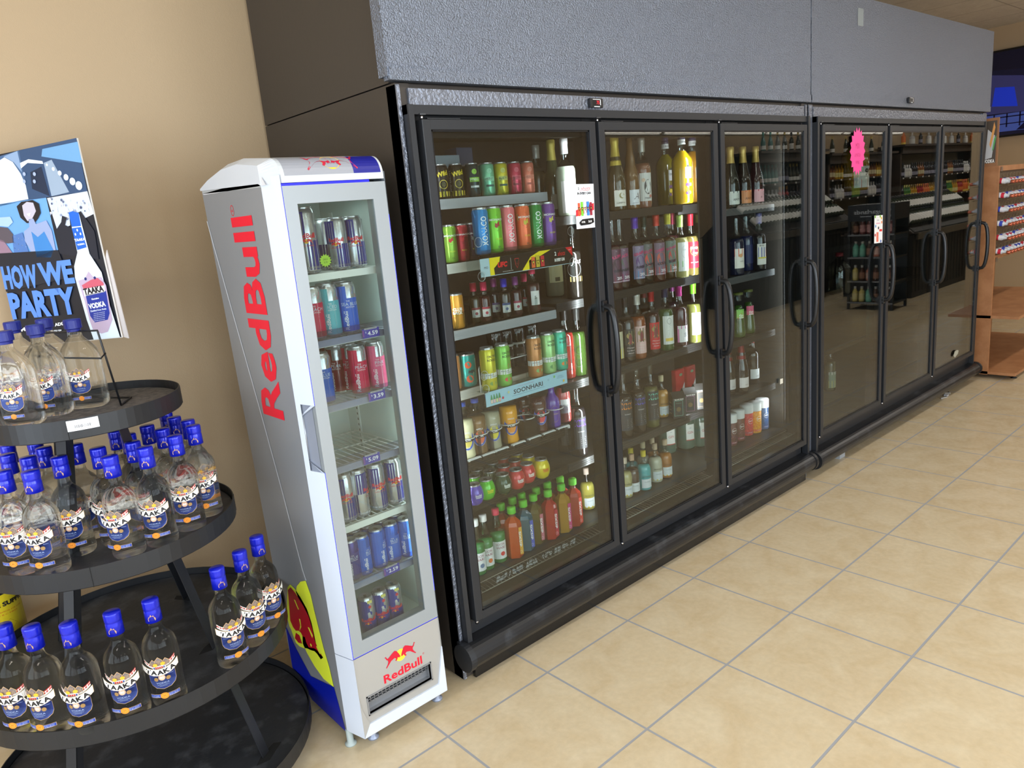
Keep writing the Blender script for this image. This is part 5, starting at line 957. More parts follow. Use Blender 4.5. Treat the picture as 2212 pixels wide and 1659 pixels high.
def hexb(u, v, c, lc, lb, g):
    p = by_cap(u, v, .3005, .212); t = thing('cocktail_bottle', lb, 'bottle', p, ROT0+.25, g)
    mb = MB(); mb.lathe([(0, .001), (.033, .0), (.034, .004), (.034, .135), (.030, .150), (.013, .168), (.0128, .175)], tint(c, .35), 6, None, False, a0=pi/6, caps=False); mb.build('glass_body', t)
    mb = MB(); mb.lathe([(.0128, .170), (.0128, .19)], NECK, 16, caps=False); mb.build('neck', t)
    mb = MB(); mb.lathe([(.0168, .184), (.0175, .186), (.0175, .207), (.0160, .2115), (0, .212)], greencap, 20, caps=False); mb.build('cap', t)
    if lc: A = Art(); A.rect(.0, .022, .012, .128, lc); A.up().text('SiXS!P', .011, .078, .012, (240, 240, 240), w=.066, rot=-pi/2, bold=.03); A.ring(.011, .024, .006, .001, (235, 235, 235), 6); A.build('label', t, on_plane((.0, -.0296, 0), (1, 0, 0), (0, 0, 1)))
for i, (u, v, c, lc, d) in enumerate(SX): hexb(u, v, c, lc, '%s hexagonal green capped bottle, %s of six in front row, bottom deck' % (d, ordinal(i)), 'hexagonal bottles in the front row of the bottom deck')
for i, (u, v, c) in enumerate(((1081, 1089, (196, 80, 40)), (1106, 1076, (40, 90, 120)), (1126, 1066, (110, 140, 60)), (1157.5, 1055, (120, 60, 40)), (1181.5, 1043, (200, 110, 40)), (1209, 1031, (206, 70, 60)))): hexb(u, v, c, None, 'green capped hexagonal bottle, %s of six in the rear row, bottom deck' % ordinal(i), 'hexagonal bottles behind the front row')
def otr_bottle(u, v, z, c, capc, d, loc, txtc=(40, 40, 44), wl=True, H=.19, r=.033):
    revolve_bottle('cocktail_bottle', '%s round shouldered bottle with %s stopper, %s' % (d, capc[1], loc), 'bottle', 'round shouldered bottles, ' + loc.split(',')[-1].strip(), by_cap(u, v, z, H), P_otr(H-.012, r, .0095), c, H*.66, [(.0125, H-.028), (.0128, H)], (lab(.056, .012, .056, (226, 232, 236), tx('COCKTAIL', 0, .042, .005, (110, 130, 150), w=.03), rc(-.028, .028, .012, .017, (226, 200, 60) if c[0] > 150 else (226, 232, 236)), tx('ON THE ROCKS', 0, .068, .007, txtc, w=.046)) if wl else None), capm=pm(capc[0], .6))
otr_bottle(1265, 1013, .3005, (170, 160, 70), ((214, 190, 176), 'pale cork'), 'pale yellow', 'right end of bottom deck, left door')
# clear glass deck scraps of old labels
A = Art()
for k in range(26):
    u_ = .10 + k*.017 + random.uniform(-.006, .006); A.poly([(u_+random.uniform(-.012, 0), random.uniform(-.018, -.006)), (u_+random.uniform(.004, .016), random.uniform(-.02, -.004)), (u_+random.uniform(.004, .014), random.uniform(.0, .012)), (u_+random.uniform(-.01, .004), random.uniform(.0, .013))], (168, 172, 176)) if k % 5 != 3 else None
A.build('label_residue', c1, on_plane((.38, .2675, .278), (1, 0, 0), (0, 0, 1)))
# ------------------------------------------------------------------ between doors, middle and right door of the first cooler
def wine(u, z, y, H, r, col, capc, d, loc, art=None, kind='b', cz=None, tr=0., g=None, rl=None, neckm=None, nz=None, rz=ROT0, nr=.0135):
    P = P_bord(H-.002, r, nr) if kind == 'b' else P_champ(H-.002, r, nr)
    cap = capsule(nr, H-(cz or .055), H) if capc else None
    if kind == 'c' and capc: cap = [(nr*1.9, H*.60), (nr*1.35, H*.78), (nr*1.2, H*.88), (nr*1.35, H*.93), (nr*1.35, H-.004), (nr*1.1, H)]
    return revolve_bottle('wine_bottle' if kind == 'b' else 'sparkling_wine_bottle', d + ', ' + loc, 'bottle', g or ('bottles, ' + loc), pos(u, z, y), P, col, nz or (H*.68 if kind == 'b' else None), cap, art, rz, tr, capm=pm(capc, .32, metal=.35) if capc else None, neckm=neckm, rl=rl)
tealn = None
loc = 'upper right of the left door'
wine(1228, 1.613, .34, .30, .041, (190, 200, 180), (236, 232, 232), 'large wine bottle with white LE label and red script', loc, lab(.074, .012, .135, (236, 234, 234), tx('LE', .012, .075, .018, (190, 60, 70), bold=.03), dc(0, .05, .008, (214, 120, 120)), tx('grand', .01, .025, .007, (120, 110, 110), shear=.3)), cz=.06)
wine(1200, 1.613, .46, .31, .040, (70, 74, 50), (200, 180, 90), 'sparkling bottle with gold foil numbered 90', loc, lab(.05, .03, .09, (150, 150, 140)), kind='c')
wine(1168, 1.613, .56, .30, .038, (90, 80, 60), (190, 190, 186), 'blurry pale capped bottle at the back', loc)
A = Art(); A.text('90', 0, 0, .016, (90, 60, 20)); 
loc = 'far right behind the left door'
wine(1200, 1.278, .50, .30, .040, (120, 120, 100), (70, 80, 80), 'clear tequila bottle with cream barcode label', loc, lab(.07, .06, .15, (206, 196, 150), rc(-.01, .012, .065, .082, (90, 80, 50))))
wine(1243, 1.278, .345, .30, .036, (30, 28, 26), (20, 20, 20), 'dark bottle with looping white script', loc, lambda A: (A.text('Jos', 0, .15, .03, (230, 230, 230), shear=.3), A.rect(-.03, .03, .07, .09, (220, 190, 110), 4), A.ring(-.01, .12, .03, .001, (220, 220, 220), 18)))
wine(1226, .946, .37, .30, .037, (120, 30, 26), (30, 28, 30), 'red liquor bottle, partly behind the door tray', loc)
wine(1252, .946, .36, .29, .035, (54, 80, 30), (60, 60, 60), 'olive green bottle beside the door frame', loc)
def xx(c):
    def f(A):
        A.rect(-.033, .033, .035, .175, (56, 56, 60), 6); A.up()
        for k in (-1, 0, 1):
            uu = k*.019; A.poly([(uu-.009, .165), (uu-.003, .165), (uu+.009, .135), (uu+.003, .135)], c); A.poly([(uu+.009, .165), (uu+.005, .165), (uu-.009, .135), (uu-.005, .135)], c)
        for k in range(5): A.rect(-.004, .02-.003*(k % 2), .085-.009*k, .087-.009*k, (205, 205, 205))
        A.text('BLACKBERRY', .0, .112, .005, (205, 205, 205), w=.03)
    return f
loc = 'sixth shelf at the right of left door'
wine(1253, .6015, .345, .33, .036, (24, 20, 24), None, 'black bottle with purple crossed stripes', loc, xx((110, 60, 190)))
wine(1224, .6015, .43, .33, .036, (24, 20, 24), None, 'second black bottle with purple stripes, set back', loc, xx((80, 46, 140)))
# middle door, top shelf
loc = 'top shelf behind the middle door'
wine(1335, 1.613, .34, .305, .038, (66, 56, 36), (206, 180, 80), 'sparkling bottle with white crescent moon label', loc, lab(.058, .018, .085, (232, 228, 220), rc(-.029, .029, .0835, .085, (190, 90, 80)), dc(.004, .062, .012, (150, 140, 90)), lambda A: A.up().disc(.009, .064, .011, (232, 228, 220)), tx('LUNETTA', 0, .032, .006, (80, 70, 60), w=.04)), kind='c')
wine(1366, 1.613, .34, .30, .036, (110, 80, 50), None, 'pale bottle with white label marked A', loc, lab(.05, .018, .082, (226, 230, 240), tx('A', .006, .055, .026, (90, 80, 90), shear=.3), tx('ANTERRA', .0, .026, .005, (150, 150, 170), w=.03)), kind='c')
wine(1391, 1.613, .345, .30, .037, (130, 86, 70), (176, 172, 166), 'rose bottle with tall pastel cyclist label and grey cap', loc, lab(.062, .03, .150, (214, 214, 214), dc(.006, .09, .018, (50, 50, 54), ry=.032), lambda A: A.up().poly([(.0, .06), (.012, .08), (.02, .13), (.012, .12), (.008, .10)], (232, 236, 240)), dc(-.014, .12, .008, (220, 190, 170)), dc(.018, .05, .007, (206, 130, 120)), tx('PRIMI', .004, .042, .008, (130, 130, 136), w=.03)), cz=.06)
def magnum(u, y, c, d):
    t = thing('tequila_jug', d, 'bottle', pos(u, 1.614, y), ROT0, 'large yellow bottles on the top shelf, middle door'); H = .325
    mb = MB(); mb.lathe([(0, .001), (.046, 0), (.050, .008), (.050, .19), (.046, .206), (.030, .228), (.020, .238), (.018, .242), (0, .242)], tint(c, .0), 8, None, True, 1.0, .8, a0=pi/8, caps=False); mb.build('glass_body', t)
    mb = MB(); mb.lathe([(.018, .240), (.0165, .28)], NECK, 16, caps=False); mb.build('neck', t)
    mb = MB(); mb.lathe([(.019, .268), (.0185, .290)], pm((220, 220, 220), .4), 16, caps=False); mb.lathe([(.0175, .290), (.0185, .298), (.0165, .306), (.018, .312), (.0165, .322), (0, .323)], pm((48, 44, 80), .4), 16, caps=False, smooth=False); mb.build('cap', t)
    A = Art(); A.rect(-.006, .026, .115, .165, (230, 232, 234)); A.up(); A.text('1800', .010, .145, .012, (50, 50, 54), w=.026); A.disc(.010, .170, .006, (40, 38, 40), 8); A.rect(-.004, .024, .080, .093, (110, 60, 140)); A.disc(.004, .066, .009, (230, 200, 40), 10); A.disc(.014, .05, .009, (226, 160, 40), 10); A.disc(.002, .048, .007, (110, 70, 150), 10); A.build('label', t, on_plane((0, -.0375, 0), (1, 0, 0), (0, 0, 1)))
    A = Art(); A.text('1800', 0, .279, .010, (60, 60, 64), w=.03); A.build('neck_label', t, on_cyl(.0189, 0, -pi/2))
magnum(1476, .345, (200, 160, 20), 'big bright yellow jug with 1800 neck label at front of top shelf, middle door')
magnum(1499, .40, (176, 120, 30), 'amber yellow jug right behind the bright yellow one, top shelf')
magnum(1441, .52, (130, 118, 24), 'olive tinted jug standing at the back of top shelf, middle door')
# second shelf
def fruit(bg, c1_, c2_, w1, w2):
    return lab(.060, .030, .175, bg, rc(-.030, .030, .030, .066, c1_), dc(.004, .105, .022, c2_, ry=.028), tx(w1, -.002, .142, .013, (190, 60, 110), w=.050, rot=.25, bold=.05), tx(w2, .004, .082, .013, (40, 40, 60), w=.042, bold=.05, rot=.1), tx('20%', .012, .050, .013, (235, 225, 235), bold=.03), tx('S J', 0, .166, .006, (220, 210, 220)), rc(-.02, .024, .034, .036, (225, 215, 225)))
loc = 'second shelf behind the middle door'
for u, y, col, capc, bg, a_, b_, w1, w2, d in ((1344, .345, (24, 16, 20), None, (110, 84, 110), (140, 50, 100), (90, 100, 90), 'BLACK', 'WINE', 'square shouldered bottle with plum label'), (1377, .345, (24, 16, 22), (80, 50, 170), (130, 120, 150), (60, 140, 190), (90, 50, 120), 'GRAPE', 'PUNCH', 'violet capped bottle with blue grape label'), (1396, .375, (22, 24, 20), (20, 50, 46), (100, 104, 106), (190, 80, 80), (226, 70, 60), 'MELON', 'JAM', 'dark green capped bottle with watermelon label'), (1422, .345, (60, 20, 16), (196, 60, 50), (120, 100, 120), (200, 80, 90), (206, 90, 70), 'CHERRY', 'COLA', 'red capped bottle with pink cherry label'), (1446, .36, (60, 40, 20), (190, 180, 60), (110, 124, 116), (226, 80, 60), (200, 60, 60), 'KIWI', 'BERRY', 'yellow capped bottle with kiwi strawberry label')):
    wine(u, 1.278, y, .30, .036, col, capc, d, loc, fruit(bg, a_, b_, w1, w2), cz=.05)
wine(1328, 1.278, .35, .30, .036, (50, 16, 24), None, 'bottle with plum label cut off by the door frame', loc, fruit((90, 60, 80), (120, 40, 70), (60, 40, 50), 'PLUM', 'WINE'))
wine(1472, 1.274, .345, .29, .036, (176, 170, 110), (190, 220, 120), 'clear white wine with lime cap and sketched label', loc, lab(.060, .03, .165, (234, 236, 236), rc(-.03, .03, .05, .078, (150, 214, 140)), tx('CASA', .006, .13, .008, (150, 150, 154)), lambda A: A.ring(.004, .12, .018, .0008, (140, 140, 144), 12, ry=.03)), tr=.2)
wine(1494, 1.274, .345, .29, .036, (110, 96, 50), (176, 30, 50), 'red capped bottle with red Lucky Day label', loc, lab(.062, .035, .160, (206, 40, 60), dc(.004, .118, .026, (206, 180, 90)), tx('Lucky', .0, .13, .015, (245, 240, 235), w=.045, bold=.04, shear=.2), tx('Day', .004, .105, .015, (245, 240, 235), w=.032, bold=.04, shear=.2), rc(-.02, .02, .06, .064, (235, 200, 200))))
wine(1455, 1.274, .46, .30, .036, (70, 20, 40), (150, 30, 70), 'magenta capped bottle half hidden between front bottles', loc)
wine(1512, 1.274, .50, .29, .036, (60, 60, 40), (130, 120, 60), 'faint bottle at the far right back', loc)
# third shelf
def paint_lab(bg): return lab(.056, .025, .150, bg, rc(-.022, .024, .078, .142, (110, 110, 80)), dc(-.006, .12, .012, (170, 150, 90)), lambda A: A.up().poly([(-.006, .082), (.004, .082), (.008, .11), (.002, .132), (-.008, .115)], (120, 40, 50)), lambda A: A.poly([(-.014, .084), (.016, .084), (.012, .092), (-.01, .092)], (200, 150, 100)), tx('Menage', .0, .065, .007, (225, 215, 215), shear=.3, w=.036), tx('Red Blend', .0, .053, .005, (225, 215, 215), w=.036), tx('Sweet', .0, .042, .006, (225, 215, 215), shear=.3, w=.028))
loc = 'third shelf behind the middle door'
wine(1332, .946, .345, .30, .036, (36, 30, 26), None, 'bottle with cream and yellow label edge', loc, lab(.056, .03, .15, (190, 186, 160), rc(-.028, .028, .03, .075, (226, 210, 90))))
wine(1357, .946, .345, .30, .036, (18, 14, 16), (44, 44, 44), 'black wine bottle with small painted picture label', loc, paint_lab((50, 50, 52)))
wine(1381, .946, .345, .30, .036, (130, 66, 30), (206, 204, 198), 'rose wine with white cap and pale pink picture label', loc, paint_lab((226, 190, 190)))
wine(1411, .946, .345, .30, .036, (46, 14, 18), (166, 20, 34), 'dark red wine with red cap and red picture label', loc, paint_lab((200, 40, 50)))
wine(1440, .946, .345, .305, .037, (54, 84, 44), (34, 40, 80), 'green wine bottle with navy cap and sketched white label', loc, lab(.062, .03, .165, (228, 230, 228), lambda A: A.ring(0, .14, .011, .0012, (70, 80, 90), 12, ry=.015), lambda A: [A.rect(random.uniform(-.024, .018), random.uniform(.019, .026), v, v+.0012, (90, 110, 120)) for v in [.06+.006*k for k in range(11)]], rc(-.02, .02, .045, .06, (230, 200, 90))))
wine(1470, .946, .345, .295, .036, (60, 18, 34), (170, 30, 120), 'dark rose bottle with magenta cap and pink label', loc, lab(.062, .02, .100, (236, 234, 236), rc(-.031, .031, .085, .1, (206, 70, 160)), rc(-.031, -.022, .02, .085, (230, 140, 190)), tx('s', .008, .055, .02, (190, 190, 200))))
wine(1500, .942, .345, .295, .036, (120, 120, 60), (120, 196, 50), 'green capped white wine with plain white label', loc, lab(.056, .04, .150, (230, 232, 234), tx('~', .01, .10, .01, (120, 120, 120))), tr=.15)
wine(1395, .946, .47, .30, .036, (40, 14, 16), (120, 40, 46), 'red capped bottle tucked in the second row', loc)
wine(1455, .946, .47, .30, .036, (30, 14, 30), (110, 40, 100), 'purple capped bottle tucked in the second row', loc)
# fourth shelf
loc = 'fourth shelf behind the middle door'
for u, c, d in ((1352, (230, 140, 30), 'orange'), (1381, (90, 84, 200), 'indigo'), (1409, (110, 206, 180), 'turquoise')): wine(u, .601, .345, .30, .036, (30, 20, 16) if u != 1409 else (90, 90, 50), None, 'long necked bottle with grey label and %s stripes' % d, loc, xx(c))
otr_bottle(1427, 813, .601, (190, 140, 70), ((190, 176, 140), 'cork'), 'amber', 'fourth shelf, middle door', H=.205, r=.035)
for i, (u, y, c) in enumerate(((1463, .335, (120, 190, 170)), (1488, .335, (170, 110, 150)), (1512, .335, (150, 120, 90)))):
    p = pos(u, .601, y); t = thing('carton', 'black boxed cocktail carton with peaked top, %s of three on fourth shelf, middle door' % ordinal(i), 'box', p, R(-32), 'black cocktail cartons on the fourth shelf')
    mb = MB(); k_ = pm((44, 42, 42), .45); mb.box(-.032, .032, -.032, .032, 0, .10, k_); mb.prism([(-.032, .10), (.032, .10), (.004, .126), (-.004, .126)], -.032, .032, k_, 'x'); mb.build('box_body', t)
    A = Art(); A.rect(-.026, .018, .012, .088, c); A.up().rect(-.0245, .0165, .0135, .0865, (40, 38, 38)); A.text('BLACK BOX', 0, .094, .007, (230, 225, 220), w=.046, bold=.04); A.text('TEQUILA', -.004, .075, .006, c, w=.03); A.up().disc(-.004, .045, .012, (110, 90, 50), 10); A.build('print', t, on_plane((0, -.0322, 0), (1, 0, 0), (0, 0, 1)))
    A = Art(); [A.rect(-.012, .012, .02+.018*k, .024+.018*k, (150, 130, 100)) for k in range(4)]; A.build('side_print', t, on_plane((-.0322, 0, 0), (0, -1, 0), (0, 0, 1)))
for i, u in enumerate((1478, 1502)):
    p = pos(u, .70, .52); mb = MB(); k_ = pm((170, 30, 40), .4); mb.box(-.04, .04, -.015, .015, 0, .15, k_, bev=.008); o = mb.build('snack_pouch'); o.location = (p[0], .56, .602); tagthing(o, 'glossy red pouch hanging back on the fourth shelf, %s one' % ('left', 'right')[i], 'pouch', 'red pouches on the fourth shelf'); A = Art(); A.poly([(0, .02), (.035, .02), (.035, .075)], (220, 220, 222)); A.disc(.005, .12, .014, (110, 140, 110), 10, ry=.008); A.build('print', o, on_plane((0, -.0155, 0), (1, 0, 0), (0, 0, 1)))
# bottom deck
loc = 'bottom deck behind middle door'
for u, v, c, cp, d in ((1348, 990, (176, 170, 120), ((206, 190, 170), 'cork'), 'pale, leftmost,'), (1363.7, 983, (70, 50, 40), ((206, 170, 140), 'cork'), 'brown'), (1388.8, 975, (70, 170, 176), ((220, 200, 60), 'yellow'), 'turquoise'), (1413.8, 960, (190, 190, 170), ((206, 180, 150), 'cork'), 'clear white'), (1435, 951, (170, 110, 50), ((206, 180, 150), 'cork'), 'amber brown')): otr_bottle(u, v, .3005, c, cp, d, loc)
for u, v, c, cp, d in ((1362, 970, (60, 150, 160), ((220, 200, 60), 'yellow'), 'turquoise second row'), (1388, 957, (150, 150, 140), ((190, 176, 140), 'cork'), 'clear second row'), (1408, 948, (150, 96, 50), ((190, 170, 140), 'cork'), 'amber second row')): otr_bottle(u, v, .3005, c, cp, d, loc, wl=False)
for i, (u, y) in enumerate(((1441, .60), (1482, .56), (1512, .52))):
    p = pos(u, .301, y); revolve_bottle('gin_bottle', 'large pale green bottle with white and red label, %s of three, back of bottom deck' % ordinal(i), 'bottle', 'large pale green bottles at the back of the bottom deck', p, [(.052, 0), (.054, .01), (.054, .15), (.048, .175), (.03, .19), (.018, .198), (.016, .225)], (80, 110, 96), None, [(.019, .20), (.019, .235)], lab(.05, .05, .14, (214, 214, 206), tx('GIN', 0, .095, .014, (170, 60, 60)), tx('dry', 0, .12, .008, (80, 110, 140), shear=.3), rc(-.025, .025, .05, .055, (170, 60, 60))), tr=.3)
# right door
loc = 'top shelf behind the right door'
for u, bc, lc, cc, nm, d in ((1580, (24, 26, 22), (214, 218, 214), (40, 50, 60), 'ANTE', 'white'), (1606, (40, 30, 24), (226, 150, 100), (226, 96, 50), 'ANTE', 'orange'), (1633, (50, 24, 28), (240, 180, 190), (196, 30, 60), 'A', 'pink')):
    t = wine(u, 1.568, .345, .30, .041, bc, (206, 172, 96), 'champagne style bottle with gold foil and %s label' % d, loc, lab(.066, .018, .082, lc, rc(-.033, .033, .074, .082, cc), tx(nm, .006, .042, .011, (50, 40, 40)), lambda A: A.ring(.018, .062, .006, .0012, (90, 80, 80), 10, ry=.009)), kind='c')
    mb = MB(); mb.lathe([(.0365, .148), (.030, .168), (.026, .180)], pm(cc, .4), 24, caps=False); mb.build('neck_band', t)
loc = 'second shelf behind the right door'
wine(1592, 1.227, .345, .29, .037, (20, 26, 50), None, 'dark bottle with orange and white lychee label', loc, lab(.064, .035, .135, (232, 228, 220), rc(-.032, .032, .095, .135, (226, 90, 60)), tx('Lychee', .006, .07, .007, (60, 70, 90)), dc(.0, .1, .01, (226, 170, 120))))
wine(1613, 1.227, .40, .29, .037, (16, 30, 70), None, 'dark blue bottle with blue arrow label, set back', loc, lab(.05, .04, .14, (30, 40, 90), lambda A: A.poly([(-.01, .12), (.02, .14), (.02, .11)], (70, 90, 190))))
wine(1640, 1.227, .345, .30, .036, (24, 22, 26), (90, 90, 140), 'violet capped bottle with blue and orange poster label', loc, lab(.062, .03, .140, (228, 226, 220), rc(-.026, .026, .07, .122, (60, 70, 160)), lambda A: A.up().poly([(-.026, .07), (.026, .07), (.026, .115), (.0, .10)], (230, 130, 60)), rc(-.026, .026, .062, .070, (220, 206, 80)), tx('BULLY', 0, .131, .008, (50, 50, 60), w=.036)))
loc = 'third shelf behind the right door'
for u, c, c2, d in ((1596, (140, 206, 100), (226, 226, 60), 'lime'), (1617, (226, 110, 140), (60, 120, 70), 'pink')):
    revolve_bottle('mixer_bottle', 'hourglass shaped green bottle with %s label, %s' % (d, loc), 'bottle', None, pos(u, .896, .345 if u < 1600 else .36), P_hour(.235, .036), (50, 80, 30), .17, [(.025, .225), (.025, .236)], lambda A: (A.rect(-.026, .026, .080, .150, c, 5), A.rect(-.034, .034, .022, .040, c2, 5), A.up(), A.poly([(-.022, .11), (0, .13), (.022, .118), (.018, .10), (-.015, .098)], (200, 40, 60)), A.up(), A.text('CLA', 0, .118, .011, (245, 245, 240), bold=.05, w=.026), A.text('MARG', 0, .106, .008, (245, 245, 240), bold=.05, w=.026)), capm=pm((90, 96, 40), .4), rl=.028)
loc = 'fourth shelf behind the right door'
for u, y, cp, lc, H, d in ((1602, .345, (120, 24, 30), (230, 222, 222), .30, 'wide red wine with maroon cap and white label'), (1625, .40, (130, 36, 40), (224, 226, 230), .29, 'red wine with maroon cap and narrower white label'), (1642, .46, (50, 40, 110), (44, 30, 50), .295, 'dark wine with violet cap and small cream patch'), (1574, .38, (110, 24, 30), (200, 196, 196), .30, 'red wine cut off by the door frame')):
    wine(u, .591, y, H, .038, (22, 12, 16), cp, d, loc, lab(.064, .03, .085, lc, tx('SALVE', .01, .045, .006, (120, 90, 90))) if u != 1642 else lab(.04, .12, .15, (206, 200, 170), tx('LUNA', 0, .09, .009, (200, 180, 180))), kind='c' if u in (1602, 1574) else 'b', cz=.06)
# jars of boba cocktail
def jar(u, v, c, c2, d):
    H, r = .178, .036; p = onZ(u, v, .3005+H); t = thing('boba_jar', d, 'jar', (p.x, p.y, .3012), ROT0, 'white lidded jars on the bottom deck, right door')
    b = pm(c, .3, coat=.7, noise=(170, tuple(min(255, int(q*1.35)) for q in c), .45, .6)); mb = MB(); mb.lathe([(0, .001), (r*.95, 0), (r, .006), (r, .125), (r*.97, .132)], b, 28, caps=False); mb.build('jar_body', t)
    mb = MB(); mb.lathe([(r*1.02, .130), (r*1.03, .134), (r*1.03, .172), (r*.98, H), (0, H)], pm((232, 232, 232), .35), 28, caps=False); mb.build('lid', t)
    A = Art(); A.ring(.004, .085, .016, .0016, (232, 226, 226), 18); A.text('spot', .004, .085, .010, (240, 232, 232), w=.024, bold=.03); A.rect(-.03, .03, .012, .024, c2, 5); A.up(); A.text('LYCHEE', .002, .018, .005, (240, 230, 230), w=.026); [A.disc(-.016+.008*k, .045+.007*(k % 3), .003, c2, 8) for k in range(5)]; A.build('label', t, on_cyl(r, 0, -pi/2))
for u, v, c, c2, d in ((1593.5, 884, (96, 50, 44), (150, 70, 90), 'jar of dark brown beads with white lid, leftmost full jar on right door deck'), (1612, 873, (200, 60, 60), (190, 70, 90), 'red jar with white lid, behind the brown bead jar'), (1630, 868, (226, 140, 40), (230, 110, 70), 'orange jar with white lid, centre of right door deck'), (1646, 861, (40, 70, 110), (60, 80, 130), 'dark blue jar with white lid, behind the orange jar'), (1666, 853, (222, 214, 214), (196, 60, 90), 'pale jar with pink base and white lid, rightmost on deck'), (1577, 893, (90, 50, 50), (140, 70, 90), 'jar with white lid mostly hidden by the door frame')): jar(u, v, c, c2, d)
# paper signs taped to the doors
def sheet(name, label, cat, corners, y, art, col):
    P = [onY(u, v, y) for u, v in corners]; o = P[3]; U = (P[2]-P[3]); V = (P[0]-P[3]); W, H = U.length, V.length
    mb = MB(); mb.add([P[0], P[1], P[2], P[3]] + [q + Vector((0, .0006, 0)) for q in P], [(3, 2, 1, 0), (4, 5, 6, 7), (0, 1, 5, 4), (2, 3, 7, 6), (1, 2, 6, 5), (3, 0, 4, 7)], pm(col, .55)); ob = mb.build(name)
    A = Art(); art(A, W, H); A.build('print', ob, lambda u, v, d: o + U*(u/W) + V*(v/H) + Vector((0, -d, 0))); return tagthing(ob, label, cat)
def art_shots(A, W, H):
    A.text('2', W*.22, H*.90, H*.055, (30, 30, 32), bold=.04); A.text('shots', W*.60, H*.90, H*.07, (200, 40, 50), shear=.3, w=W*.5); A.rect(W*.25, W*.8, H*.845, H*.852, (200, 40, 50)); A.text('IN EVERY CAN', W*.5, H*.79, H*.055, (30, 30, 32), w=W*.72, bold=.05); A.poly([(0, H*.28), (W, H*.40), (W, H*.56), (0, H*.42)], (206, 50, 60)); A.up()
    for i, (c, hh) in enumerate((((226, 90, 60), .30), ((120, 200, 60), .32), ((236, 236, 232), .38), ((60, 130, 206), .32), ((150, 40, 60), .30))): A.rect(W*(.12+i*.155), W*(.245+i*.155), H*(.285-.01*(i == 2)), H*(.28+hh), c); A.up().poly([(W*(.13+i*.155), H*.48), (W*(.235+i*.155), H*.48), (W*(.183+i*.155), H*.38)], (24, 24, 26)); A.up().disc(W*(.183+i*.155), H*.45, W*.025, (206, 180, 60), 6)
    A.poly([(W*.12, H*.14), (W*.3, H*.21), (W*.9, H*.22), (W*.93, H*.12), (W*.7, H*.08), (W*.2, H*.07)], (22, 22, 24)); A.up().text('4 FOR', W*.34, H*.145, H*.045, (235, 235, 235), w=W*.2, bold=.04); A.text('3.0', W*.70, H*.15, H*.05, (235, 235, 235), w=W*.18, bold=.04)
sheet('paper_sign', 'white paper sign with shots in every can and coloured cans, taped between two doors', 'sign', [(1240, 398), (1282, 397), (1285.5, 491), (1246, 495)], .1486, art_shots, (228, 232, 238))
def art_lim(A, W, H):
    A.text('the', W*.4, H*.93, H*.03, (110, 110, 130)); A.text('Lime', W*.42, H*.84, H*.06, (80, 90, 130), shear=.3); A.rect(W*.2, W*.7, H*.70, H*.74, (226, 170, 190)); A.rect(W*.60, W*.80, H*.12, H*.42, (235, 240, 245)); A.rect(W*.6, W*.95, H*.42, H*.5, (220, 60, 60)); A.rect(W*.25, W*.5, H*.05, H*.4, (230, 120, 100))
    for i, (a_, b_, c) in enumerate(((.1, .96, (130, 190, 60)), (.85, .9, (220, 180, 60)), (.15, .62, (90, 150, 210)), (.1, .3, (200, 50, 60)), (.8, .06, (80, 110, 190)), (.5, .55, (60, 50, 60)), (.9, .75, (230, 140, 90)), (.7, .97, (120, 180, 60)))): A.disc(W*a_, H*b_, W*.08, c, 8)
sheet('paper_sign', 'narrow white flyer with small fruit drawings on the second cooler, beside a handle', 'sign', [(1889, 466), (1907, 464.5), (1906, 524), (1888.5, 526)], .1486, art_lim, (236, 236, 236))
p = onY(1852.5, 327, .149); A = Art(); A.star(0, 0, .098, (240, 70, 150), 18, .82, ry=1.35); A.up(); A.text('MIX', 0, .03, .03, (200, 50, 120), w=.05); A.text('& MATCH', 0, -.02, .02, (200, 50, 120), w=.07); A.text('WINE', 0, -.06, .02, (200, 50, 120), w=.05)
o = A.build('price_tag', None, on_plane((0, 0, 0), (1, 0, 0), (0, 0, 1))); o.location = p; mb = MB(); tagthing(o, 'hot pink starburst tag stuck on the left door of the second cooler', 'price tag')
p = onY(1688, 824, .1486); A = Art(); A.poly([(-.015, -.012), (.015, -.012), (.015, .014), (-.013, .016)], (206, 204, 190)); o = A.build('paper_scrap', None, on_plane((0, 0, 0), (1, 0, 0), (0, 0, 1))); o.location = p; tagthing(o, 'torn cream paper scrap low on the right door of the first cooler', 'paper scrap')
p = onY(2065, 763, .1486); A = Art(); A.poly([(-.05, -.008), (-.02, -.03), (.04, -.012), (.055, .01), (.02, .022), (-.03, .018)], (170, 172, 158)); A.up(); A.poly([(-.03, .0), (.03, -.002), (.02, .014)], (182, 184, 172)); o = A.build('adhesive_mark', None, on_plane((0, 0, 0), (1, 0, 0), (0, 0, 1))); o.location = p; tagthing(o, 'torn sticker remains at bottom of the last door of the second cooler', 'sticker')
for u_, d in ((1181, 'first'), (1520, 'second'), (1620, 'third')): pass
mb = MB(); A = Art(); p = onY(1859, 37, .169); A.rect(-.035, .035, -.045, .045, (120, 128, 130)); o = A.build('tape_patch', None, on_plane((0, 0, 0), (1, 0, 0), (0, 0, 1))); o.location = p; tagthing(o, 'small grey patch of tape high on the second cooler housing', 'tape patch')
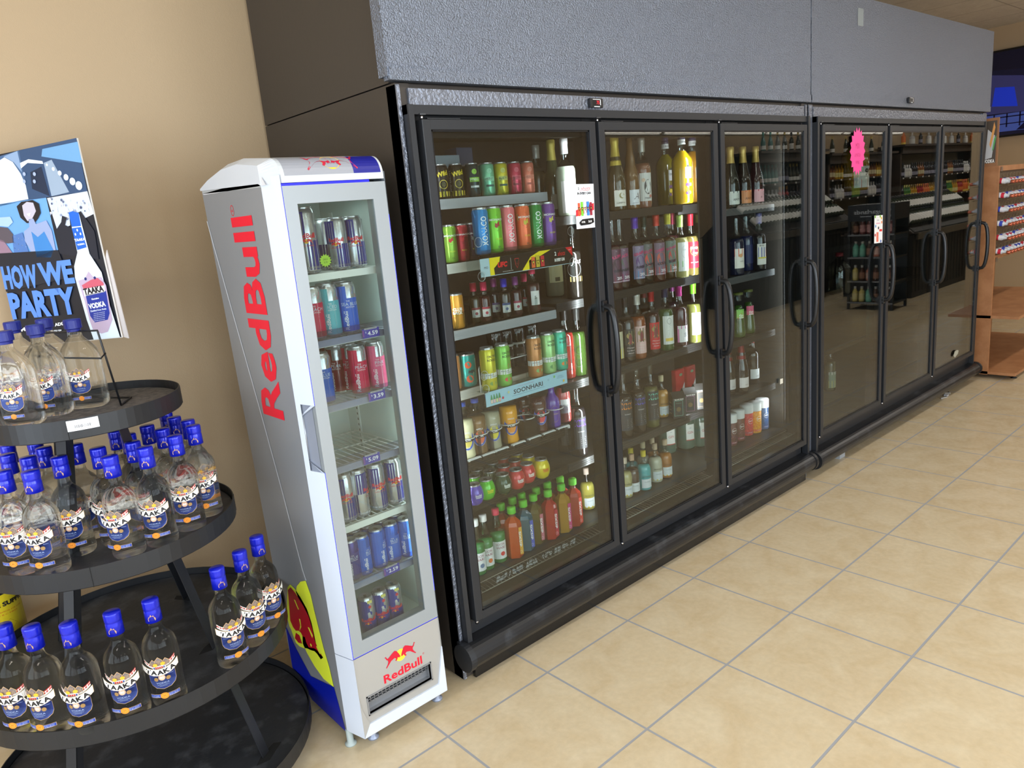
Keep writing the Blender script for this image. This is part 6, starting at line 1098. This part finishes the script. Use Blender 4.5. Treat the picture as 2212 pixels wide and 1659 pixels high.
# few things inside the second cooler
revolve_bottle('glass_jug', 'big clear glass jug with small neck on a dim shelf of the second cooler', 'bottle', None, (atU(1812, .50, .92), .50, .9212), [(.07, 0), (.078, .01), (.078, .17), (.065, .20), (.03, .225), (.022, .235), (.022, .26)], pane_mat((190, 196, 196), .10, .02), None, [(.025, .25), (.025, .275)], None, capm=pm((130, 30, 40), .4))
revolve_bottle('glass_jug', 'large amber jug with white and orange label on top shelf of the second cooler', 'bottle', None, (atU(1847, .56, 1.585), .56, 1.5815), [(.085, 0), (.09, .01), (.09, .24), (.07, .28), (.03, .31), (.022, .33)], (150, 110, 40), None, [(.025, .32), (.025, .345)], lab(.15, .02, .16, (206, 204, 196), rc(-.075, .075, .02, .075, (206, 110, 80)), tx('90', .03, .12, .05, (50, 46, 44), bold=.04)), rl=.0905)
wine(1792, .281, .50, .31, .038, (54, 60, 40), (30, 30, 34), 'wine bottle with landscape and yellow label', 'bottom deck of second cooler', lab(.066, .02, .13, (130, 150, 130), rc(-.033, .033, .02, .07, (214, 206, 100)), rc(-.033, .033, .11, .13, (214, 214, 206))))
# ------------------------------------------------------------------ the rest of the shop, seen past the coolers and in their glass
wood = pm((176, 124, 84), .42, noise=(9, (160, 108, 70), .4, .62)); woodd = pm((150, 108, 72), .5); dwood = pm((58, 46, 38), .5, noise=(7, (48, 36, 30), .4, .6))
t = thing('wooden_shelf_unit', 'light wooden shelf unit with bare lower shelves beside the second cooler', 'shelf unit', (0, 0, 0))
x0, x1 = 5.565, 7.3
mb = MB(); mb.box(x0, x0+.02, .10, .60, .03, 1.665, wood); mb.build('side_panel', t)
mb = MB(); mb.box(x0+.02, x1, .58, .60, .03, 1.665, woodd); mb.build('back_panel', t)
for z in (.035, .49): mb = MB(); mb.box(x0, x1, -.092, .60, z, z+.022, wood); mb.build('shelf', t)
mb = MB(); mb.box(x0+.02, x1, .108, .135, 1.625, 1.665, wood); mb.box(x0+.02, x1, .10, .135, .955, .985, wood); mb.box(x0+.02, x1, .125, .135, .985, 1.625, pm((96, 78, 58), .6)); mb.build('rack_board', t)
for fx in (5.66, 7.1): mb = MB(); mb.cyl((fx, -.06, .012), (fx, -.06, .036), .006, chrome, 8); mb.lathe([(.022, 0), (.024, .004), (.010, .014), (.006, .016)], BLACK, 18, Matrix.Translation((fx, -.06, 0))); mb.build('foot', t)
mb = MB(); mb.box(x0, x0+.014, .118, .50, 1.665, 2.02, pm((150, 104, 70), .5)); hd_ = mb.build('header_board', t)
A = Art(); A.rect(-.49, -.13, .02, .33, (84, 74, 66)); A.up().poly([(-.20, .05), (-.155, .06), (-.14, .22), (-.19, .27)], (196, 196, 198)); A.up().poly([(-.175, .16), (-.165, .13), (-.14, .28), (-.150, .32)], (226, 160, 90)); A.poly([(-.155, .11), (-.145, .12), (-.130, .22), (-.145, .20)], (90, 170, 100)); A.text('ST VODKA', -.185, .035, .028, (238, 234, 230), w=.10, bold=.05)
A.build('sign_print', hd_, on_plane((x0, 0, 1.67), (0, -1, 0), (0, 0, 1)))
for z in (1.658, .968): mb = MB(); mb.box(x0+.03, x0+.07, .094, .0985, z-.035, z, pane_mat((220, 220, 224), .06, .05)); mb.build('price_holder', t)
# miniature bottles on the wire rack
copper = pm((190, 104, 78), .3, metal=.7)
def mini(kind):
    t = thing('miniature_bottle', 'x', 'bottle'); a, b = {'r': ((200, 40, 60), (232, 228, 232)), 'w': ((232, 230, 236), (60, 80, 190)), 'b': ((50, 70, 190), (228, 226, 234)), 'm': ((230, 224, 230), (206, 50, 70))}[kind]
    Tm = Matrix.Rotation(R(97), 4, 'X')
    mb = MB(); mb.lathe([(0, 0), (.020, .001), (.0205, .004), (.0205, .012)], pm((200, 206, 214), .15), 14, Tm, caps=False); mb.lathe([(.0205, .050), (.018, .058), (.010, .068), (.0085, .085), (.0085, .092)], pm((196, 200, 206), .12), 14, Tm, caps=False); mb.build('glass_body', t)
    mb = MB(); mb.lathe([(.0208, .010), (.0208, .030)], pm(a, .4), 14, Tm, caps=False); mb.lathe([(.0208, .030), (.0208, .052)], pm(b, .4), 14, Tm, caps=False); mb.build('label', t)
    mb = MB(); mb.lathe([(.0125, .088), (.013, .092), (.013, .110), (.010, .114), (0, .114)], copper, 14, Tm, caps=False); mb.build('cap', t); return t
MP = {k: mini(k) for k in 'rwbm'}; index_kids(); seen_m = set(); wirer = pm((120, 104, 74), .4, metal=.6)
mb = MB()
for r_ in range(6):
    for c_ in range(9):
        k = 'rwbm'[(r_*3 + c_*5 + (c_*c_) % 3) % 4]; z = 1.553 - r_*.107; x = x0 + .050 + c_*.080; lab_ = '%s labelled miniature bottle lying in the %s wire row of the wooden unit' % ({'r': 'red', 'w': 'white', 'b': 'blue', 'm': 'white and red'}[k], ('top', 'second', 'third', 'fourth', 'fifth', 'lowest')[r_])
        g_ = '%s labelled miniature bottles in wire row %s' % ({'r': 'red', 'w': 'white', 'b': 'blue', 'm': 'white and red'}[k], ordinal(r_)); L_ = (x, .118, z)
        if k in seen_m: dup(MP[k], L_, 0, lab_, g_)
        else: seen_m.add(k); MP[k].location = L_; MP[k]['label'] = lab_; MP[k]['group'] = g_
        pts = [(x-.030, .10, z-.032)] + [(x + .030*cos(a_), .098, z + .012 + .040*sin(a_)) for a_ in [pi - pi*q/8 for q in range(9)]] + [(x+.030, .10, z-.032)]
        mb.tube(pts, .0016, wirer, 5)
    for dx in (.0,): mb.cyl((x0+.02, .10, 1.553-r_*.107-.033), (x0+.76, .10, 1.553-r_*.107-.033), .002, wirer, 5); mb.cyl((x0+.02, .04, 1.553-r_*.107-.036), (x0+.76, .04, 1.553-r_*.107-.036), .002, wirer, 5)
mb.build('wire_row', t)
# television on the far wall
t = thing('television', 'large flat television with a dark blue screen, high on the far wall', 'television', (0, 0, 0))
mb = MB(); mb.box(8.43, 8.47, -.47, 1.10, 1.965, 2.855, pm((12, 12, 14), .3)); mb.box(8.47, 8.498, .1, .5, 2.2, 2.6, BLACK); mb.build('casing', t)
A = Art(); A.rect(-1.09, .46, .02, .87, pm((14, 18, 48), .12, emit=.25)); s2 = pm((52, 54, 104), .2, emit=.35); A.up().poly([(-1.09, .25), (-1.09, .66), (-.75, .60), (-.45, .42), (.1, .26), (.46, .26), (.46, .22)], s2); A.up().poly([(-1.02, .33), (-.78, .30), (-.82, .50), (-1.0, .52)], pm((20, 50, 190), .2, emit=.5)); A.poly([(-1.09, .06), (-1.09, .235), (-.2, .245), (-.3, .05)], pm((64, 84, 160), .2, emit=.35)); A.up(); dk = pm((10, 14, 60), .2)  # screen shapes in flat blues with weak emission
for q in (-1.0, -.88, -.76, -.66): A.rect(q, q+.014, .10, .24, dk)
A.rect(-1.05, -.6, .20, .212, dk); A.rect(-1.05, -.6, .13, .140, dk); A.poly([(-.78, .06), (-.70, .06), (-.56, .22), (-.62, .22)], dk); A.poly([(-1.09, .70), (-.2, .62), (-.2, .87), (-1.09, .87)], pm((12, 14, 40), .2, emit=.2))
A.build('screen', t, on_plane((8.43, 0, 1.965), (0, -1, 0), (0, 0, 1)))
# things underneath the second cooler
p = onZ(1826, 980, .03); mb = MB(); mb.box(-.035, .035, -.012, .02, 0, .026, pm((170, 176, 182), .4, metal=.2)); o = mb.build('metal_bracket'); o.location = (p.x, p.y+.03, 0); tagthing(o, 'small grey bracket on the floor under left end of the second cooler', 'bracket')
p = onZ(2050, 856, 0); mb = MB(); mb.tube([(-.10, 0, .004), (-.04, -.02, .004), (0, 0, .004), (.03, .03, .01), (.08, .0, .004), (.11, .02, .004)], .004, pm((190, 190, 186), .5)); mb.box(-.012, .018, -.012, .012, 0, .012, pm((190, 190, 192), .5)); o = mb.build('cable'); o.location = (p.x, p.y+.02, 0); tagthing(o, 'loose white cable end on the floor below the second cooler', 'cable')
# ---- low detail stock for the far shelving
def stock(name, prof, col, band, capc, H):
    mb = MB(); lo = [(r, z) for r, z in prof]; mb.lathe([(0, 0)] + lo, pm(col, .2, coat=.4), 10, caps=False); b0, b1 = band[1], band[2]; rb_ = max(r for r, z in prof)
    mb.lathe([(rb_+.0008, b0), (rb_+.0008, b1)], pm(band[0], .5), 10, caps=False); mb.lathe([(.017, H-.05), (.017, H), (0, H)], pm(capc, .4), 8, caps=False); o = mb.build(name); return o
KINDS_ = []
def far(kind, loc, label, cat, group, rot=(0, 0, 0), sc=1.):
    o, used_ = kind
    if not used_[0]: used_[0] = True; q = o
    else: q = o.copy(); COL.objects.link(q)
    q.location = loc; q.rotation_euler = rot; q.scale = (sc,)*3; q['label'] = label; q['category'] = cat; q['group'] = group
def K(*a): return (stock(*a), [False])
wh = (226, 226, 222)
BW = K('wine_bottle', P_bord(.30, .038), (34, 40, 28), (wh, .03, .12), (40, 40, 44), .30); BG = K('sparkling_wine_bottle', P_champ(.31, .042), (40, 44, 26), (wh, .03, .09), (200, 176, 90), .31); BT = K('sparkling_wine_bottle', P_champ(.31, .042), (40, 110, 106), (wh, .03, .09), (60, 150, 140), .31)
BO = K('liquor_bottle', P_bord(.29, .045), (226, 120, 60), ((230, 200, 90), .0, .05), (236, 130, 80), .29); BC = K('liquor_bottle', P_otr(.26, .055, .015), (206, 206, 206), (wh, .03, .12), (226, 226, 226), .26); BY = K('liquor_bottle', P_bord(.30, .040), (200, 150, 30), ((230, 220, 150), .04, .12), (150, 120, 60), .30)
BR = K('liquor_bottle', P_bord(.30, .040), (170, 40, 46), ((220, 120, 60), .04, .12), (230, 160, 60), .30); BGn = K('liquor_bottle', P_bord(.30, .040), (60, 130, 60), ((180, 200, 90), .04, .12), (220, 220, 120), .30); BN = K('liquor_bottle', P_bord(.30, .040), (24, 26, 40), ((150, 150, 170), .04, .11), (20, 20, 26), .30); BA = K('liquor_bottle', P_bord(.30, .042), (140, 84, 40), ((206, 196, 160), .05, .13), (60, 40, 30), .30)
dback = pm((126, 122, 108), .6)
def wallunit(x0, x1, crown, boards, rows, top, lab_):
    t = thing('wall_shelving', lab_, 'shelving', (0, 0, 0)); y0, y1 = -4.95, -4.52
    mb = MB(); mb.box(x0, x0+.06, y0, y1, 0, crown, dwood); mb.box(x1-.06, x1, y0, y1, 0, crown, dwood); mb.build('side_panel', t)
    mb = MB(); mb.box(x0-.10, x1+.10, y0, y1+.12, crown-.02, crown+.02, dwood); mb.box(x0, x1, y0, y1+.04, crown-.16, crown-.02, dwood); mb.build('crown', t)
    mb = MB(); mb.box(x0+.06, x1-.06, y0, y0+.02, 0, crown-.16, dback); mb.build('back_panel', t)
    for z in boards:
        mb = MB(); mb.box(x0+.06, x1-.06, y0+.02, y1, z-.025, z, dwood); k = int((x1-x0)/.35)
        for i in range(k): mb.box(x0+.15+i*.35, x0+.20+i*.35, y1, y1+.004, z-.03, z, pm((226, 226, 222), .5))
        mb.build('shelf', t)
    for ri, (z, kinds) in enumerate(rows):
        n = int((x1-x0-.2)/.118); nm = ('upper', 'lower', 'lowest')[ri]
        for i in range(n):
            far(kinds[(i//3) % len(kinds)], (x0+.14+i*.118, y1-.10, z+.001), 'small far off bottle on the %s row of %s' % (nm, lab_.split(' with')[0]), 'bottle', 'far bottles, %s row, %s' % (nm, lab_.split(' with')[0]))
    for i, k in enumerate(top): far(k, (x0+.25+i*(x1-x0-.5)/max(1, len(top)-1), y1-.05, crown+.021), 'bottle displayed on the crown of %s' % lab_.split(' with')[0], 'bottle', 'bottles on the crown of %s' % lab_.split(' with')[0])
wallunit(10.2, 12.3, 2.22, (1.72, 1.36, .95, .5), [(1.72, [BT, BT, BN, BG, BW]), (1.36, [BN, BC, BR, BN])], [BT, BT, BG, BG, BW, BG, BG, BW], 'dark wooden wall shelves nearest the window')
wallunit(12.6, 15.3, 2.14, (1.70, 1.34, .95, .5), [(1.70, [BA, BY, BG, BY, BG]), (1.34, [BN, BC, BN, BGn])], [BG, BG, BG, BG, BW], 'dark wooden wall shelves holding amber bottles')
wallunit(15.8, 20.4, 2.27, (1.62, 1.16, .7, .35), [(1.62, [BN, BC, BN, BA, BN]), (1.16, [BN, BGn, BY, BR, BO, BY, BGn])], [BO, BC, BN, BC, BC, BC, BC, BN, BC, BO], 'dark wooden wall shelves holding colourful liqueurs')
def island(x0, x1, y0, y1, zl, zp, lab_):
    t = thing('wine_island', lab_, 'wine rack', (0, 0, 0)); ym = (y0+y1)/2
    mb = MB(); mb.box(x0, x1, y0, y1, 0, zl-.12, pm((28, 24, 22), .6)); n = int((x1-x0)/.12)
    for i in range(n): mb.box(x0+i*.12, x0+i*.12+.012, y1, y1+.01, .08, zl-.14, pm((44, 38, 32), .6))
    mb.build('base', t)
    mb = MB(); mb.prism([(y1+.04, zl-.12), (y1+.04, zl-.11), (y1, zl-.11), (ym, zp-.10), (y0, zl-.11), (y0-.04, zl-.11), (y0-.04, zl-.12)], x0-.02, x0+.04, dwood, 'x'); mb.prism([(y1+.04, zl-.12), (y1+.04, zl-.11), (y1, zl-.11), (ym, zp-.10), (y0, zl-.11), (y0-.04, zl-.11), (y0-.04, zl-.12)], x1-.04, x1+.02, dwood, 'x'); mb.box(x0+.04, x1-.04, y1+.01, y1+.05, zl-.20, zl-.11, pm((96, 90, 80), .5)); mb.build('end_board', t)
    mb = MB(); mb.prism([(y1, zl-.10), (ym, zp-.08), (y0, zl-.10)], x0+.04, x1-.04, pm((40, 34, 30), .6), 'x'); mb.build('slope', t)
    ang = math.atan2(zp-.08-(zl-.10), ym-y1)
    for r_ in range(2):
        for i in range(int((x1-x0-.15)/.10)):
            f = .10 + r_*.45; yy = y1 + (ym-y1)*f; zz = zl-.10 + (zp+.02-zl)*f + .075
            far(BWL, (x0+.10+i*.10, yy, zz), 'wine bottle lying label up on the sloping top of the %s' % lab_.split(' of ')[0], 'bottle', 'bottles lying on the ' + lab_.split(' of ')[0], rot=(R(90) - math.atan2(zp-zl, abs(ym-y1)), 0, 0))
BWL = K('wine_bottle', P_bord(.30, .038), (30, 44, 26), ((232, 232, 228), .03, .15), (40, 40, 44), .30)
island(9.75, 12.6, -2.9, -1.95, 1.0, 1.38, 'long dark wine island of flat lying bottles, near aisle')
island(8.2, 11.0, -4.25, -3.35, 1.15, 1.52, 'brown peaked wine island of flat lying bottles, by the shelves')
# black floor display of jarred spirits
t = thing('floor_display', 'black floor display with a white script sign, seen mirrored in the glass', 'display rack', (8.65, 0, 0))
bk = pm((18, 18, 20), .45); ya, yb = -2.34, -1.76
mb = MB()
for y in (ya, yb-.03):
    for x in (0, .42): mb.box(x, x+.03, y, y+.03, 0, 1.14, bk)
mb.box(.43, .45, ya, yb, .08, 1.14, bk); mb.build('frame', t)
for z in (.10, .375, .682, .970): mb = MB(); mb.box(0, .45, ya, yb, z-.02, z, bk); mb.box(-.004, 0, ya, yb, z-.018, z+.002, pm((120, 122, 126), .4)); mb.build('shelf', t)
mb = MB(); mb.box(-.01, .45, ya, yb, 1.14, 1.34, pm((16, 20, 30), .5)); sg_ = mb.build('sign_box', t); A = Art(); A.text('Sugarlands', .0, .0, .07, (190, 196, 206), w=.40, bold=.01, shear=.1); A.rect(-.16, .12, -.055, -.045, (170, 176, 186)); A.text('S', -.22, -.01, .13, (190, 196, 206), bold=.01)
A.build('sign_print', sg_, on_plane((-.0105, (ya+yb)/2-.01, 1.245), (0, -1, 0), (0, 0, 1)))
JP = K('spirit_jar', [(.036, 0), (.038, .01), (.038, .12), (.032, .14), (.032, .16)], (120, 60, 60), ((200, 150, 150), .03, .12), (206, 206, 200), .165)
JB = K('spirit_bottle', [(.034, 0), (.036, .01), (.036, .13), (.018, .16), (.014, .19)], (70, 44, 34), ((150, 110, 90), .03, .11), (200, 200, 196), .20); JT = K('spirit_bottle', [(.034, 0), (.036, .01), (.036, .13), (.018, .16), (.014, .19)], (110, 190, 170), ((130, 200, 180), .03, .11), (226, 226, 220), .20); JY = K('spirit_bottle', [(.034, 0), (.036, .01), (.036, .13), (.018, .16), (.014, .19)], (216, 200, 120), ((226, 216, 160), .03, .11), (226, 226, 220), .20)
JK = K('spirit_bottle', [(.034, 0), (.036, .01), (.036, .13), (.018, .16), (.014, .19)], (214, 140, 120), ((226, 190, 180), .03, .11), (226, 226, 220), .20)
for z, ks, nm in ((.10, [JY, JY, JT, JB, JB, JB], 'bottom'), (.375, [JY, JB, JK, JB, JY, JB], 'second'), (.682, [JT, JT, JB, JK, JK, JK], 'third'), (.970, [JB, JP, JP, JP, JP, JP], 'top')):
    for i, k in enumerate(ks): far(k, (8.65+.06, ya+.08+i*.088, z+.001), 'spirit container on the %s shelf of the black floor display' % nm, 'bottle', '%s shelf of the black floor display' % nm)
